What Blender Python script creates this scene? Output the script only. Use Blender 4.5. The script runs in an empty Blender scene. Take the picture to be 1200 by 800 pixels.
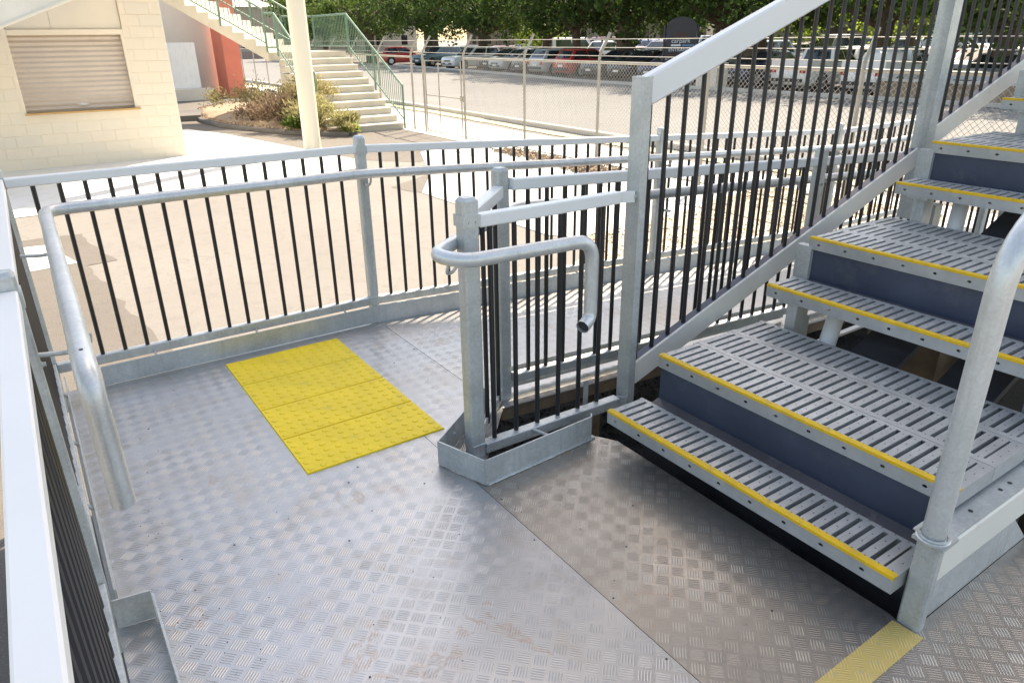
import bpy, math, random
from math import sin, cos, pi, radians as R_
from mathutils import Vector, Matrix

random.seed(7)
sc = bpy.context.scene
col = sc.collection

# ------------------------------------------------------------------ camera
CAM_H = 1.53
cam_d = bpy.data.cameras.new('camera')
cam_d.sensor_width = 36.0
cam_d.lens = 36.0 * 835.593 / 1200.0
cam_d.clip_start = 0.02
cam_d.clip_end = 2000
cam = bpy.data.objects.new('camera', cam_d)
col.objects.link(cam)
yaw, pit, rol = R_(34.0093), R_(23.0823), R_(0.7420)
fwd = Vector((sin(yaw) * cos(pit), cos(yaw) * cos(pit), -sin(pit)))
rgt0 = Vector((cos(yaw), -sin(yaw), 0))
dwn0 = fwd.cross(rgt0)
rgt = cos(rol) * rgt0 + sin(rol) * dwn0
dwn = -sin(rol) * rgt0 + cos(rol) * dwn0
m = Matrix((rgt, -dwn, -fwd)).transposed().to_4x4()
m.translation = (0, 0, CAM_H)
cam.matrix_world = m
sc.camera = cam

# ------------------------------------------------------------------ sky and sun
SUN_AZ, SUN_EL = R_(60), R_(53)          # azimuth from +Y towards +X
w = bpy.data.worlds.new('World')
sc.world = w
w.use_nodes = True
nt = w.node_tree
bg = nt.nodes['Background']
sky = nt.nodes.new('ShaderNodeTexSky')
sky.sky_type = 'NISHITA'
sky.sun_disc = False
sky.sun_elevation = SUN_EL
sky.sun_rotation = SUN_AZ
sky.air_density = 1.0
sky.dust_density = 1.5
sky.ozone_density = 1.0
nt.links.new(sky.outputs[0], bg.inputs[0])
bg.inputs[1].default_value = 0.15
sun_d = bpy.data.lights.new('sun', 'SUN')
sun_d.energy = 4.0
sun_d.angle = R_(0.53)
sun_d.color = (1.0, 0.965, 0.915)
sun = bpy.data.objects.new('sun', sun_d)
col.objects.link(sun)
sdir = Vector((sin(SUN_AZ) * cos(SUN_EL), cos(SUN_AZ) * cos(SUN_EL), sin(SUN_EL)))
sun.rotation_euler = (-sdir).to_track_quat('-Z', 'Y').to_euler()
sun.location = (10, 10, 30)

vs = sc.view_settings
vs.view_transform = 'Standard'
vs.look = 'None'
vs.exposure = 1.48
vs.use_white_balance = True          # balanced for open shade, as the photograph is
vs.white_balance_temperature = 8300
vs.white_balance_tint = 10
vs.gamma = 1.0
vs.use_curve_mapping = False


# ------------------------------------------------------------------ mesh helpers
class MB:
    def __init__(s):
        s.v = []
        s.f = []

    def add(s, vs_, fs):
        o = len(s.v)
        s.v += [tuple(p) for p in vs_]
        s.f += [tuple(i + o for i in f) for f in fs]
        return s

    def box(s, x0, x1, y0, y1, z0, z1):
        s.add([(x0, y0, z0), (x1, y0, z0), (x1, y1, z0), (x0, y1, z0),
               (x0, y0, z1), (x1, y0, z1), (x1, y1, z1), (x0, y1, z1)],
              [(0, 3, 2, 1), (4, 5, 6, 7), (0, 1, 5, 4), (1, 2, 6, 5), (2, 3, 7, 6), (3, 0, 4, 7)])
        return s

    def hexa(s, b, t):
        """four bottom and four top points"""
        s.add(list(b) + list(t),
              [(0, 3, 2, 1), (4, 5, 6, 7), (0, 1, 5, 4), (1, 2, 6, 5), (2, 3, 7, 6), (3, 0, 4, 7)])
        return s

    def beam(s, a, b, wd, ht, up=(0, 0, 1), c=0.0):
        """rectangular bar from a to b; wd sideways, ht along up; c bevels its long edges"""
        a = Vector(a); b = Vector(b); up = Vector(up)
        d = (b - a).normalized()
        sd = d.cross(up).normalized()
        u = sd.cross(d).normalized()
        W, H = wd / 2, ht / 2
        if c <= 0:
            ring = [(-W, -H), (W, -H), (W, H), (-W, H)]
        else:
            ring = [(-W + c, -H), (W - c, -H), (W, -H + c), (W, H - c), (W - c, H), (-W + c, H), (-W, H - c), (-W, -H + c)]
        n = len(ring)
        vs_ = [a + sd * x + u * y for x, y in ring] + [b + sd * x + u * y for x, y in ring]
        fs = [(i, (i + 1) % n, n + (i + 1) % n, n + i) for i in range(n)]
        fs += [tuple(range(n - 1, -1, -1)), tuple(range(n, 2 * n))]
        s.add(vs_, fs)
        return s

    def tube(s, pts, r, seg=12, caps=True, close=False):
        pts = [Vector(p) for p in pts]
        rr = r if isinstance(r, (list, tuple)) else [r] * len(pts)
        n = len(pts)
        o = len(s.v)
        prev = None
        for i, p in enumerate(pts):
            if i == 0: d = pts[1] - p
            elif i == n - 1: d = p - pts[-2]
            else: d = (pts[i + 1] - p).normalized() + (p - pts[i - 1]).normalized()
            d.normalize()
            if prev is None:
                a = d.cross(Vector((0, 0, 1)))
                if a.length < 1e-3: a = d.cross(Vector((1, 0, 0)))
            else:
                a = prev - d * prev.dot(d)
            a.normalize(); prev = a
            b = d.cross(a)
            for k in range(seg):
                t = 2 * pi * k / seg
                s.v.append(tuple(p + (a * cos(t) + b * sin(t)) * rr[i]))
        for i in range(n - 1):
            for k in range(seg):
                k2 = (k + 1) % seg
                s.f.append((o + i * seg + k, o + i * seg + k2, o + (i + 1) * seg + k2, o + (i + 1) * seg + k))
        if caps:
            s.f.append(tuple(o + k for k in range(seg - 1, -1, -1)))
            s.f.append(tuple(o + (n - 1) * seg + k for k in range(seg)))
        return s

    def prism(s, poly, z0, z1):
        n = len(poly)
        s.add([(x, y, z0) for x, y in poly] + [(x, y, z1) for x, y in poly],
              [tuple(range(n - 1, -1, -1)), tuple(range(n, 2 * n))] +
              [(i, (i + 1) % n, n + (i + 1) % n, n + i) for i in range(n)])
        return s

    def xprism(s, poly, y0, y1):
        """poly in X,Z extruded along Y"""
        n = len(poly)
        s.add([(x, y0, z) for x, z in poly] + [(x, y1, z) for x, z in poly],
              [tuple(range(n)), tuple(range(2 * n - 1, n - 1, -1))] +
              [((i + 1) % n, i, n + i, n + (i + 1) % n) for i in range(n)])
        return s

    def mesh(s, name, mat, smooth=False):
        me = bpy.data.meshes.new(name)
        me.from_pydata(s.v, [], s.f)
        if mat: me.materials.append(mat)
        if smooth:
            me.polygons.foreach_set('use_smooth', [True] * len(me.polygons))
            try: me.set_sharp_from_angle(angle=R_(40))
            except Exception: pass
        me.update()
        return me


def origin_of(o):
    p = Vector((0, 0, 0))
    while o is not None:
        p += o.location
        o = o.parent
    return p


def put(name, me, parent=None, loc=(0, 0, 0), rz=0.0):
    o = bpy.data.objects.new(name, me)
    col.objects.link(o)
    o.location = loc
    o.rotation_euler[2] = rz
    if parent: o.parent = parent
    return o


def part(name, mb, mat, parent, smooth=False, label=None):
    """world-space MB -> mesh child of parent"""
    off = origin_of(parent) if parent else Vector((0, 0, 0))
    mb.v = [(x - off.x, y - off.y, z - off.z) for x, y, z in mb.v]
    o = put(name, mb.mesh(name, mat, smooth), parent)
    if label: o['label'] = label
    return o


def tag(o, label=None, cat=None, group=None, kind=None):
    if label: o['label'] = label
    if cat: o['category'] = cat
    if group: o['group'] = group
    if kind: o['kind'] = kind
    return o


def thing(name, label, cat, loc=(0, 0, 0), group=None, rz=0.0):
    o = bpy.data.objects.new(name, None)
    o.empty_display_size = 0.2
    col.objects.link(o)
    o.location = loc
    o.rotation_euler[2] = rz
    return tag(o, label, cat, group)


def single(name, mb, mat, label, cat, smooth=False, group=None):
    xs = [p[0] for p in mb.v]; ys = [p[1] for p in mb.v]; zs = [p[2] for p in mb.v]
    c = ((min(xs) + max(xs)) / 2, (min(ys) + max(ys)) / 2, min(zs))
    mb.v = [(x - c[0], y - c[1], z - c[2]) for x, y, z in mb.v]
    o = put(name, mb.mesh(name, mat, smooth), None, c)
    return tag(o, label, cat, group)


def struct(name, mb, mat, kind='structure', label=None, cat=None, smooth=False):
    o = put(name, mb.mesh(name, mat, smooth))
    return tag(o, label, cat, None, kind)


def bend(pts, rad, n=6):
    """round the corners of a polyline"""
    pts = [Vector(p) for p in pts]
    out = [pts[0]]
    for i in range(1, len(pts) - 1):
        p, a, b = pts[i], pts[i - 1], pts[i + 1]
        da = (a - p); db = (b - p)
        r = min(rad, da.length * .48, db.length * .48)
        s_, e = p + da.normalized() * r, p + db.normalized() * r
        for k in range(n + 1):
            t = k / n
            out.append((1 - t) ** 2 * s_ + 2 * t * (1 - t) * p + t * t * e)
    out.append(pts[-1])
    return out


# ------------------------------------------------------------------ materials
def new_mat(name):
    mt = bpy.data.materials.new(name)
    mt.use_nodes = True
    return mt, mt.node_tree, mt.node_tree.nodes['Principled BSDF']


def nd(nt_, typ, **kw):
    n = nt_.nodes.new(typ)
    for k, v in kw.items(): setattr(n, k, v)
    return n


def val(nt_, sock, v):
    if hasattr(v, 'is_output') or isinstance(v, bpy.types.NodeSocket): nt_.links.new(v, sock)
    else: sock.default_value = v


def math_(nt_, op, a, b=None, c=None):
    n = nd(nt_, 'ShaderNodeMath', operation=op)
    val(nt_, n.inputs[0], a)
    if b is not None: val(nt_, n.inputs[1], b)
    if c is not None: val(nt_, n.inputs[2], c)
    return n.outputs[0]


def coords(nt_, scale=1.0, kind='Object'):
    tc = nd(nt_, 'ShaderNodeTexCoord')
    mp = nd(nt_, 'ShaderNodeMapping')
    mp.inputs['Scale'].default_value = (scale, scale, scale) if not isinstance(scale, tuple) else scale
    nt_.links.new(tc.outputs[kind], mp.inputs[0])
    return mp.outputs[0]


def noise(nt_, vec, scale, detail=4, rough=.55):
    n = nd(nt_, 'ShaderNodeTexNoise')
    n.inputs['Scale'].default_value = scale
    n.inputs['Detail'].default_value = detail
    n.inputs['Roughness'].default_value = rough
    nt_.links.new(vec, n.inputs['Vector'])
    return n.outputs['Fac']


def ramp(nt_, fac, stops):
    r = nd(nt_, 'ShaderNodeValToRGB')
    els = r.color_ramp.elements
    els[0].position, els[0].color = stops[0][0], (*stops[0][1], 1)
    els[1].position, els[1].color = stops[-1][0], (*stops[-1][1], 1)
    for p, c in stops[1:-1]:
        e = els.new(p); e.color = (*c, 1)
    nt_.links.new(fac, r.inputs[0])
    return r.outputs[0]


def mixc(nt_, fac, a, b, blend='MIX'):
    n = nd(nt_, 'ShaderNodeMix', data_type='RGBA', blend_type=blend)
    val(nt_, n.inputs['Factor'], fac)
    for k, v in (('A', a), ('B', b)):
        s_ = [i for i in n.inputs if i.name == k and i.type == 'RGBA'][0]
        val(nt_, s_, (*v, 1) if isinstance(v, tuple) and len(v) == 3 else v)
    return [o for o in n.outputs if o.type == 'RGBA'][0]


def bump(nt_, bsdf, h, strength=.3, dist=.01):
    b = nd(nt_, 'ShaderNodeBump')
    b.inputs['Strength'].default_value = strength
    b.inputs['Distance'].default_value = dist
    nt_.links.new(h, b.inputs['Height'])
    nt_.links.new(b.outputs[0], bsdf.inputs['Normal'])
    return b


def simple(name, c, rough=.5, metal=0.0, var=.12, vscale=3.0, bscale=60, bstr=.1, dirt=None, emit=None):
    mt, t, b = new_mat(name)
    v = coords(t)
    f = noise(t, v, vscale, 5)
    lo = tuple(x * (1 - var) for x in c); hi = tuple(min(1, x * (1 + var)) for x in c)
    cc = ramp(t, f, [(.3, lo), (.7, hi)])
    if dirt:
        f2 = noise(t, v, dirt[1], 6, .65)
        msk = ramp(t, f2, [(dirt[2], (0, 0, 0)), (dirt[2] + .15, (1, 1, 1))])
        cc = mixc(t, math_(t, 'MULTIPLY', msk, dirt[3]), cc, dirt[0])
    t.links.new(cc, b.inputs['Base Color'])
    b.inputs['Roughness'].default_value = rough
    b.inputs['Metallic'].default_value = metal
    if bstr: bump(t, b, noise(t, v, bscale, 3), bstr, .004)
    return mt


def galv_mat(name, base, spread, rough=.42, metal=.7, scale=120):
    mt, t, b = new_mat(name)
    v = coords(t)
    vo = nd(t, 'ShaderNodeTexVoronoi'); vo.inputs['Scale'].default_value = scale
    t.links.new(v, vo.inputs['Vector'])
    sp = nd(t, 'ShaderNodeSeparateColor'); t.links.new(vo.outputs['Color'], sp.inputs[0])
    n1 = noise(t, v, 5, 6, .6)
    f = math_(t, 'ADD', math_(t, 'MULTIPLY', sp.outputs[0], .16), math_(t, 'MULTIPLY', n1, .95))
    cc = ramp(t, f, [(.25, tuple(x - spread for x in base)), (.85, tuple(min(1, x + spread) for x in base))])
    n2 = noise(t, v, 14, 6, .7)
    cc = mixc(t, ramp(t, n2, [(.58, (0, 0, 0)), (.75, (.40, .40, .40))]), cc, (.78, .80, .80))
    st_ = noise(t, coords(t, (26.0, 26.0, 2.2)), 1.0, 6, .7)          # drips and run marks
    cc = mixc(t, ramp(t, st_, [(.52, (0, 0, 0)), (.70, (.45, .45, .45))]), cc, tuple(x * .66 for x in base))
    t.links.new(cc, b.inputs['Base Color'])
    b.inputs['Metallic'].default_value = metal
    rr = ramp(t, n2, [(.3, (rough - .08,) * 3), (.7, (rough + .14,) * 3)])
    t.links.new(rr, b.inputs['Roughness'])
    bump(t, b, noise(t, v, 90, 3), .06, .002)
    return mt


def deck_mat(name, painted=None, refl_dirt=0.0):
    """five-bar checker plate: groups of four raised bars, checkerboard turned 45 degrees"""
    mt, t, b = new_mat(name)
    tc = nd(t, 'ShaderNodeTexCoord')
    sx = nd(t, 'ShaderNodeSeparateXYZ'); t.links.new(tc.outputs['Object'], sx.inputs[0])
    x, y = sx.outputs[0], sx.outputs[1]
    k = 1 / math.sqrt(2) / .046
    u = math_(t, 'MULTIPLY', math_(t, 'ADD', x, y), k)
    v = math_(t, 'MULTIPLY', math_(t, 'SUBTRACT', y, x), k)
    fu = math_(t, 'FRACT', u); fv = math_(t, 'FRACT', v)
    par = math_(t, 'MODULO', math_(t, 'ADD', math_(t, 'ADD', math_(t, 'FLOOR', u), math_(t, 'FLOOR', v)), 1000.0), 2.0)
    par = math_(t, 'GREATER_THAN', par, .5)

    def bars(a, along):
        # four bars across a, limited along the other axis
        a2 = math_(t, 'DIVIDE', math_(t, 'SUBTRACT', a, .07), .86)
        pos = math_(t, 'FRACT', math_(t, 'MULTIPLY', a2, 5.0))
        d = math_(t, 'ABSOLUTE', math_(t, 'SUBTRACT', pos, .5))
        h = math_(t, 'SUBTRACT', 1.0, math_(t, 'MULTIPLY', d, 3.2)); h = math_(t, 'MAXIMUM', h, 0.0)
        e = math_(t, 'ABSOLUTE', math_(t, 'SUBTRACT', along, .5))
        e = math_(t, 'MINIMUM', math_(t, 'MAXIMUM', math_(t, 'MULTIPLY', math_(t, 'SUBTRACT', .42, e), 10.0), 0.0), 1.0)
        e2 = math_(t, 'ABSOLUTE', math_(t, 'SUBTRACT', a, .5))
        e2 = math_(t, 'MINIMUM', math_(t, 'MAXIMUM', math_(t, 'MULTIPLY', math_(t, 'SUBTRACT', .45, e2), 25.0), 0.0), 1.0)
        g_ = math_(t, 'MULTIPLY', e, e2)
        return math_(t, 'MULTIPLY', h, g_), g_
    (hA, gA), (hB, gB) = bars(fu, fv), bars(fv, fu)
    ipar = math_(t, 'SUBTRACT', 1.0, par)
    h = math_(t, 'ADD', math_(t, 'MULTIPLY', hA, par), math_(t, 'MULTIPLY', hB, math_(t, 'SUBTRACT', 1.0, par)))
    vec = tc.outputs['Object']
    n1 = noise(t, vec, 1.1, 6, .6)
    n2 = noise(t, vec, 6, 6, .65)
    n3 = noise(t, vec, 34, 4, .6)
    if painted is None:
        cc = ramp(t, n1, [(.3, (.375, .378, .385)), (.55, (.45, .447, .445)), (.75, (.39, .365, .335))])
        cc = mixc(t, ramp(t, n2, [(.52 - refl_dirt * .16, (0, 0, 0)), (.74 - refl_dirt * .1, (.6, .6, .6))]), cc, (.38, .325, .27))
        cc = mixc(t, refl_dirt * .60, cc, (.30, .262, .22))  # darker brown paints in the stair's reflection along with dirt
        # bar directions tinted dark and light to imitate their reflections, fading with wear
        wear = ramp(t, noise(t, vec, 4.2, 6, .7), [(.36, (.0, .0, .0)), (.66, (1, 1, 1))])
        wr = nd(t, 'ShaderNodeSeparateColor'); t.links.new(wear, wr.inputs[0]); wear = wr.outputs[0]
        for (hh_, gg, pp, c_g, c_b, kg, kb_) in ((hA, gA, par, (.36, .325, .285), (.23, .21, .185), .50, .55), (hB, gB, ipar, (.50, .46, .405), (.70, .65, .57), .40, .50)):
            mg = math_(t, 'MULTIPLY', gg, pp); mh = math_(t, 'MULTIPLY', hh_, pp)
            cc = mixc(t, math_(t, 'MULTIPLY', mg, math_(t, 'MULTIPLY', wear, kg * (.30 + refl_dirt * .62))), cc, c_g)
            cc = mixc(t, math_(t, 'MULTIPLY', mh, math_(t, 'MULTIPLY', wear, kb_ * (.62 + refl_dirt * .3))), cc, c_b)
        sp = ramp(t, n3, [(.66, (0, 0, 0)), (.76, (.5, .5, .5))])
        cc = mixc(t, sp, cc, (.30, .26, .22))
        # a few rusty tide marks
        wv = nd(t, 'ShaderNodeTexNoise'); wv.inputs['Scale'].default_value = 2.3; wv.inputs['Detail'].default_value = 8
        wv.inputs['Roughness'].default_value = .7; wv.inputs['Distortion'].default_value = 1.2
        t.links.new(vec, wv.inputs['Vector'])
        band = math_(t, 'ABSOLUTE', math_(t, 'SUBTRACT', wv.outputs['Fac'], .63))
        bm_ = ramp(t, band, [(.0, (.55, .55, .55)), (.02, (0, 0, 0))])
        cc = mixc(t, bm_, cc, (.36, .26, .19))
        b.inputs['Metallic'].default_value = .72
        rr = ramp(t, n2, [(.3, (.27,) * 3), (.7, (.40,) * 3)])
        h = math_(t, 'MULTIPLY', h, math_(t, 'ADD', math_(t, 'MULTIPLY', wear, .7), .3))
    else:
        cc = mixc(t, math_(t, 'MULTIPLY', n2, .35), painted, tuple(q * .7 for q in painted))
        cc = mixc(t, math_(t, 'MULTIPLY', math_(t, 'ADD', math_(t, 'MULTIPLY', gA, par), math_(t, 'MULTIPLY', gB, ipar)), .35), cc, tuple(q * .72 for q in painted))
        cc = mixc(t, math_(t, 'MULTIPLY', h, .55), cc, tuple(min(1, q * 1.25 + .08) for q in painted))
        sc2 = ramp(t, n3, [(.60, (0, 0, 0)), (.72, (.55, .55, .55))])
        cc = mixc(t, sc2, cc, (.42, .37, .30))
        b.inputs['Metallic'].default_value = .15
        rr = ramp(t, n2, [(.3, (.42,) * 3), (.7, (.6,) * 3)])
    t.links.new(cc, b.inputs['Base Color'])
    t.links.new(rr, b.inputs['Roughness'])
    hh = math_(t, 'ADD', h, math_(t, 'MULTIPLY', n2, .25))
    bump(t, b, hh, .55, .0014)
    return mt


def ground_mat(name, c1, c2, speck, rough=.9, sc_=1.0, bstr=.5, big=.35, crack=False):
    mt, t, b = new_mat(name)
    v = coords(t)
    n1 = noise(t, v, big * sc_, 6, .6)
    n2 = noise(t, v, 7 * sc_, 5, .65)
    n3 = noise(t, v, 85 * sc_, 3, .7)
    cc = ramp(t, n1, [(.3, c1), (.7, c2)])
    cc = mixc(t, ramp(t, n2, [(.5, (0, 0, 0)), (.72, (.45, .45, .45))]), cc, tuple(x * .78 for x in c1))
    cc = mixc(t, ramp(t, n3, [(.56, (0, 0, 0)), (.72, (.8, .8, .8))]), cc, speck)
    if crack:
        vo = nd(t, 'ShaderNodeTexVoronoi', feature='DISTANCE_TO_EDGE'); vo.inputs['Scale'].default_value = .55
        dn = nd(t, 'ShaderNodeTexNoise'); dn.inputs['Scale'].default_value = 1.5; t.links.new(v, dn.inputs['Vector'])
        ad = nd(t, 'ShaderNodeVectorMath', operation='ADD'); t.links.new(v, ad.inputs[0]); t.links.new(dn.outputs['Color'], ad.inputs[1])
        t.links.new(ad.outputs[0], vo.inputs['Vector'])
        cc = mixc(t, ramp(t, vo.outputs['Distance'], [(.0, (.25, .25, .25)), (.006, (0, 0, 0))]), cc, tuple(x * .5 for x in c1))
    t.links.new(cc, b.inputs['Base Color'])
    b.inputs['Roughness'].default_value = rough
    bump(t, b, math_(t, 'ADD', n3, math_(t, 'MULTIPLY', n2, .5)), bstr, .01)
    return mt


def tread_mat():
    """galvanised plank with small punched grip holes along each slat"""
    mt, t, b = new_mat('galvanised_tread')
    v = coords(t)
    n1 = noise(t, v, 6, 6, .6)
    n2 = noise(t, v, 40, 5, .6)
    cc = ramp(t, n1, [(.3, (.38, .39, .39)), (.7, (.55, .56, .555))])
    cc = mixc(t, ramp(t, n2, [(.58, (0, 0, 0)), (.75, (.5, .5, .5))]), cc, (.40, .40, .39))
    tc = nd(t, 'ShaderNodeTexCoord')
    sx = nd(t, 'ShaderNodeSeparateXYZ'); t.links.new(tc.outputs['Object'], sx.inputs[0])
    fx = math_(t, 'SUBTRACT', math_(t, 'FRACT', math_(t, 'DIVIDE', sx.outputs[0], .052)), .5)
    fy = math_(t, 'SUBTRACT', math_(t, 'FRACT', math_(t, 'DIVIDE', math_(t, 'ADD', sx.outputs[1], -.0), .0402)), .5)
    d = math_(t, 'SQRT', math_(t, 'ADD', math_(t, 'POWER', math_(t, 'MULTIPLY', fx, .052), 2.0), math_(t, 'POWER', math_(t, 'MULTIPLY', fy, .0402), 2.0)))
    geo = nd(t, 'ShaderNodeNewGeometry')
    nz = nd(t, 'ShaderNodeSeparateXYZ'); t.links.new(geo.outputs['Normal'], nz.inputs[0])
    top = math_(t, 'GREATER_THAN', nz.outputs[2], .7)
    hole = math_(t, 'MULTIPLY', math_(t, 'LESS_THAN', d, .0024), top)
    cc = mixc(t, hole, cc, (.03, .03, .035))
    t.links.new(cc, b.inputs['Base Color'])
    b.inputs['Metallic'].default_value = .55
    t.links.new(ramp(t, n2, [(.3, (.36,) * 3), (.7, (.52,) * 3)]), b.inputs['Roughness'])
    return mt


def leaf_mat(name, dark, light, trans=.35):
    mt, t, b = new_mat(name)
    geo = nd(t, 'ShaderNodeNewGeometry')
    oi = coords(t)
    n = noise(t, oi, .55, 4)
    f = math_(t, 'ADD', math_(t, 'MULTIPLY', geo.outputs['Random Per Island'], .45), math_(t, 'MULTIPLY', math_(t, 'SUBTRACT', n, .28), 1.15))
    cc = ramp(t, f, [(.15, dark), (.85, light)])
    t.links.new(cc, b.inputs['Base Color'])
    b.inputs['Roughness'].default_value = .65
    b.inputs['Specular IOR Level'].default_value = .25
    tr = nd(t, 'ShaderNodeBsdfTranslucent')
    tcol = mixc(t, .55, cc, tuple(min(1, q * 1.9) for q in light))
    t.links.new(tcol, tr.inputs[0])
    mx = nd(t, 'ShaderNodeMixShader'); mx.inputs[0].default_value = trans
    t.links.new(b.outputs[0], mx.inputs[1]); t.links.new(tr.outputs[0], mx.inputs[2])
    t.links.new(mx.outputs[0], t.nodes['Material Output'].inputs[0])
    return mt


def paint_mat():
    mt, t, b = new_mat('car_paint')
    oi = nd(t, 'ShaderNodeObjectInfo')
    v = coords(t)
    cc = mixc(t, math_(t, 'MULTIPLY', noise(t, v, 2.5, 4), .22), oi.outputs['Color'], (.25, .22, .19))
    t.links.new(cc, b.inputs['Base Color'])
    b.inputs['Roughness'].default_value = .28
    b.inputs['Coat Weight'].default_value = .6
    b.inputs['Coat Roughness'].default_value = .08
    return mt


def glass_mat():
    mt, t, b = new_mat('tinted_glass')
    b.inputs['Base Color'].default_value = (.02, .026, .03, 1)
    b.inputs['Roughness'].default_value = .06
    b.inputs['Specular IOR Level'].default_value = .8
    f = noise(t, coords(t), 3, 3)
    t.links.new(ramp(t, f, [(.3, (.012, .016, .02)), (.7, (.04, .05, .056))]), b.inputs['Base Color'])
    return mt


M = {}
M['galv'] = galv_mat('galvanised_steel', (.50, .52, .51), .14, rough=.44, metal=.45)
M['galv_pipe'] = galv_mat('galvanised_pipe', (.60, .61, .60), .12, rough=.36, metal=.5, scale=150)
M['white'] = simple('powder_coat_white', (.74, .735, .715), .38, 0, .03, 2, 150, .03, dirt=((.45, .42, .38), 5, .62, .35))
M['cream'] = simple('powder_coat_cream', (.72, .69, .62), .42, 0, .04, 2, 150, .03, dirt=((.42, .37, .30), 6, .60, .45))
M['black'] = simple('black_powder_coat', (.018, .018, .020), .42, 0, .15, 8, 120, .03, dirt=((.10, .09, .08), 14, .60, .4))
M['deck'] = deck_mat('checker_plate')
M['deck_refl_dirt'] = deck_mat('checker_plate_worn', None, 1.0)  # dirtier brown-grey plate, its tone standing in for the reflected stair
M['deck_yellow'] = deck_mat('checker_plate_yellow', (.66, .47, .15))
M['tactile'] = simple('tactile_yellow', (.87, .61, .010), .55, 0, .08, 6, 90, .12, dirt=((.50, .37, .10), 9, .55, .55))
M['yellow'] = simple('nosing_yellow', (.78, .46, .012), .55, 0, .12, 12, 160, .15, dirt=((.34, .26, .12), 26, .55, .65))
M['tread'] = tread_mat()
M['riser'] = simple('blue_grey_riser', (.055, .068, .105), .40, .1, .15, 4, 120, .05, dirt=((.13, .13, .14), 7, .56, .35))
M['rusty'] = simple('brown_formply', (.10, .092, .095), .42, .1, .3, 5, 90, .1, dirt=((.25, .21, .18), 12, .55, .5))
M['under'] = simple('dark_steel', (.055, .055, .06), .55, .2, .3, 5, 60, .1)
M['timber'] = simple('old_timber', (.20, .14, .085), .8, 0, .3, 8, 50, .3)
M['ground'] = ground_mat('pale_bitumen', (.180, .167, .155), (.225, .210, .195), (.135, .124, .114), sc_=1.0, crack=True)
M['bitumen'] = ground_mat('grey_bitumen', (.112, .100, .089), (.150, .135, .120), (.24, .21, .18), sc_=1.2)
M['bitumen_dark'] = ground_mat('dark_bitumen', (.09, .085, .082), (.14, .13, .122), (.22, .2, .19), sc_=1.2)
M['black_gravel'] = ground_mat('black_gravel', (.018, .018, .021), (.035, .035, .04), (.12, .12, .14), .8, sc_=1.0, bstr=.9)
M['road'] = ground_mat('road_asphalt', (.150, .149, .147), (.195, .193, .190), (.133, .131, .128), sc_=.6, big=.2)
M['concrete'] = ground_mat('white_concrete', (.62, .61, .58), (.70, .69, .66), (.52, .51, .48), sc_=.8, bstr=.2)
M['kerb'] = ground_mat('kerb_concrete', (.46, .44, .40), (.56, .54, .49), (.38, .36, .33), sc_=1.0, bstr=.3)
M['dirt'] = ground_mat('dry_mulch', (.27, .19, .125), (.40, .30, .21), (.17, .115, .075), sc_=1.4, bstr=1.0, big=2)
M['gravel'] = ground_mat('brown_gravel', (.42, .33, .24), (.58, .48, .37), (.25, .19, .14), sc_=.5, bstr=1.0, big=2)
M['grass_dry'] = ground_mat('dry_grass', (.50, .45, .27), (.60, .54, .36), (.36, .36, .18), sc_=1.0, bstr=1.0, big=1.5)
M['block'] = simple('cream_block', (.74, .655, .53), .8, 0, .05, 1.2, 120, .15, dirt=((.52, .42, .27), 2.5, .6, .4))
M['block_warm'] = simple('cream_block_warm', (.755, .66, .53), .8, 0, .05, 1.6, 120, .15)
M['block_pale'] = simple('cream_block_pale', (.72, .645, .53), .8, 0, .05, 1.6, 120, .15)
M['mortar'] = simple('cream_mortar', (.72, .635, .51), .9, 0, .05, 3, 120, .2)
M['white_block'] = simple('white_block', (.86, .84, .79), .8, 0, .04, 2, 120, .12)
M['shutter'] = simple('roller_shutter', (.52, .455, .40), .45, .15, .05, 2, 90, .04, dirt=((.34, .27, .21), 4, .6, .4))
M['sill'] = simple('timber_sill', (.52, .32, .13), .7, 0, .15, 5, 60, .15)
M['render_grey'] = simple('grey_render', (.74, .69, .58), .85, 0, .06, .8, 90, .1)
M['red'] = simple('red_paint', (.76, .21, .13), .6, 0, .06, 1.5, 90, .05)
M['conc_stair'] = simple('stair_concrete', (.50, .455, .37), .85, 0, .08, 2.5, 100, .2, dirt=((.42, .36, .27), 6, .58, .45))
M['tread_white'] = simple('white_stair_tread', (.74, .70, .62), .8, 0, .05, 4, 100, .15, dirt=((.6, .55, .45), 9, .58, .4))
M['pole'] = simple('cream_pole', (.76, .69, .55), .4, 0, .03, 1, 100, .03)
M['green'] = simple('green_rail', (.125, .215, .16), .45, .1, .15, 4, 100, .05)
M['fence'] = galv_mat('fence_pipe', (.36, .335, .285), .06, rough=.6, metal=.2)
M['wire'] = galv_mat('fence_wire', (.44, .43, .40), .06, rough=.6, metal=.3)
M['bark'] = simple('bark', (.105, .075, .05), .9, 0, .35, 4, 22, .8)
M['leaf'] = leaf_mat('dark_leaf', (.009, .022, .007), (.075, .13, .028), .30)
M['leaf2'] = leaf_mat('mid_leaf', (.015, .036, .009), (.11, .17, .035), .32)
M['leaf3'] = leaf_mat('bright_leaf', (.09, .16, .02), (.26, .34, .05), .45)  # lighter green stands in for sun on the trees behind the car park
M['leaf_dry'] = leaf_mat('dry_shrub_leaf', (.15, .12, .06), (.38, .33, .16), .3)
M['leaf_olive'] = leaf_mat('olive_shrub_leaf', (.17, .16, .07), (.40, .37, .18), .3)
M['leaf_brown'] = leaf_mat('dead_shrub_leaf', (.13, .085, .055), (.30, .22, .15), .2)
M['paint'] = paint_mat()
M['glass'] = glass_mat()
M['tyre'] = simple('tyre', (.02, .02, .021), .8, 0, .2, 8, 60, .1)
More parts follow.
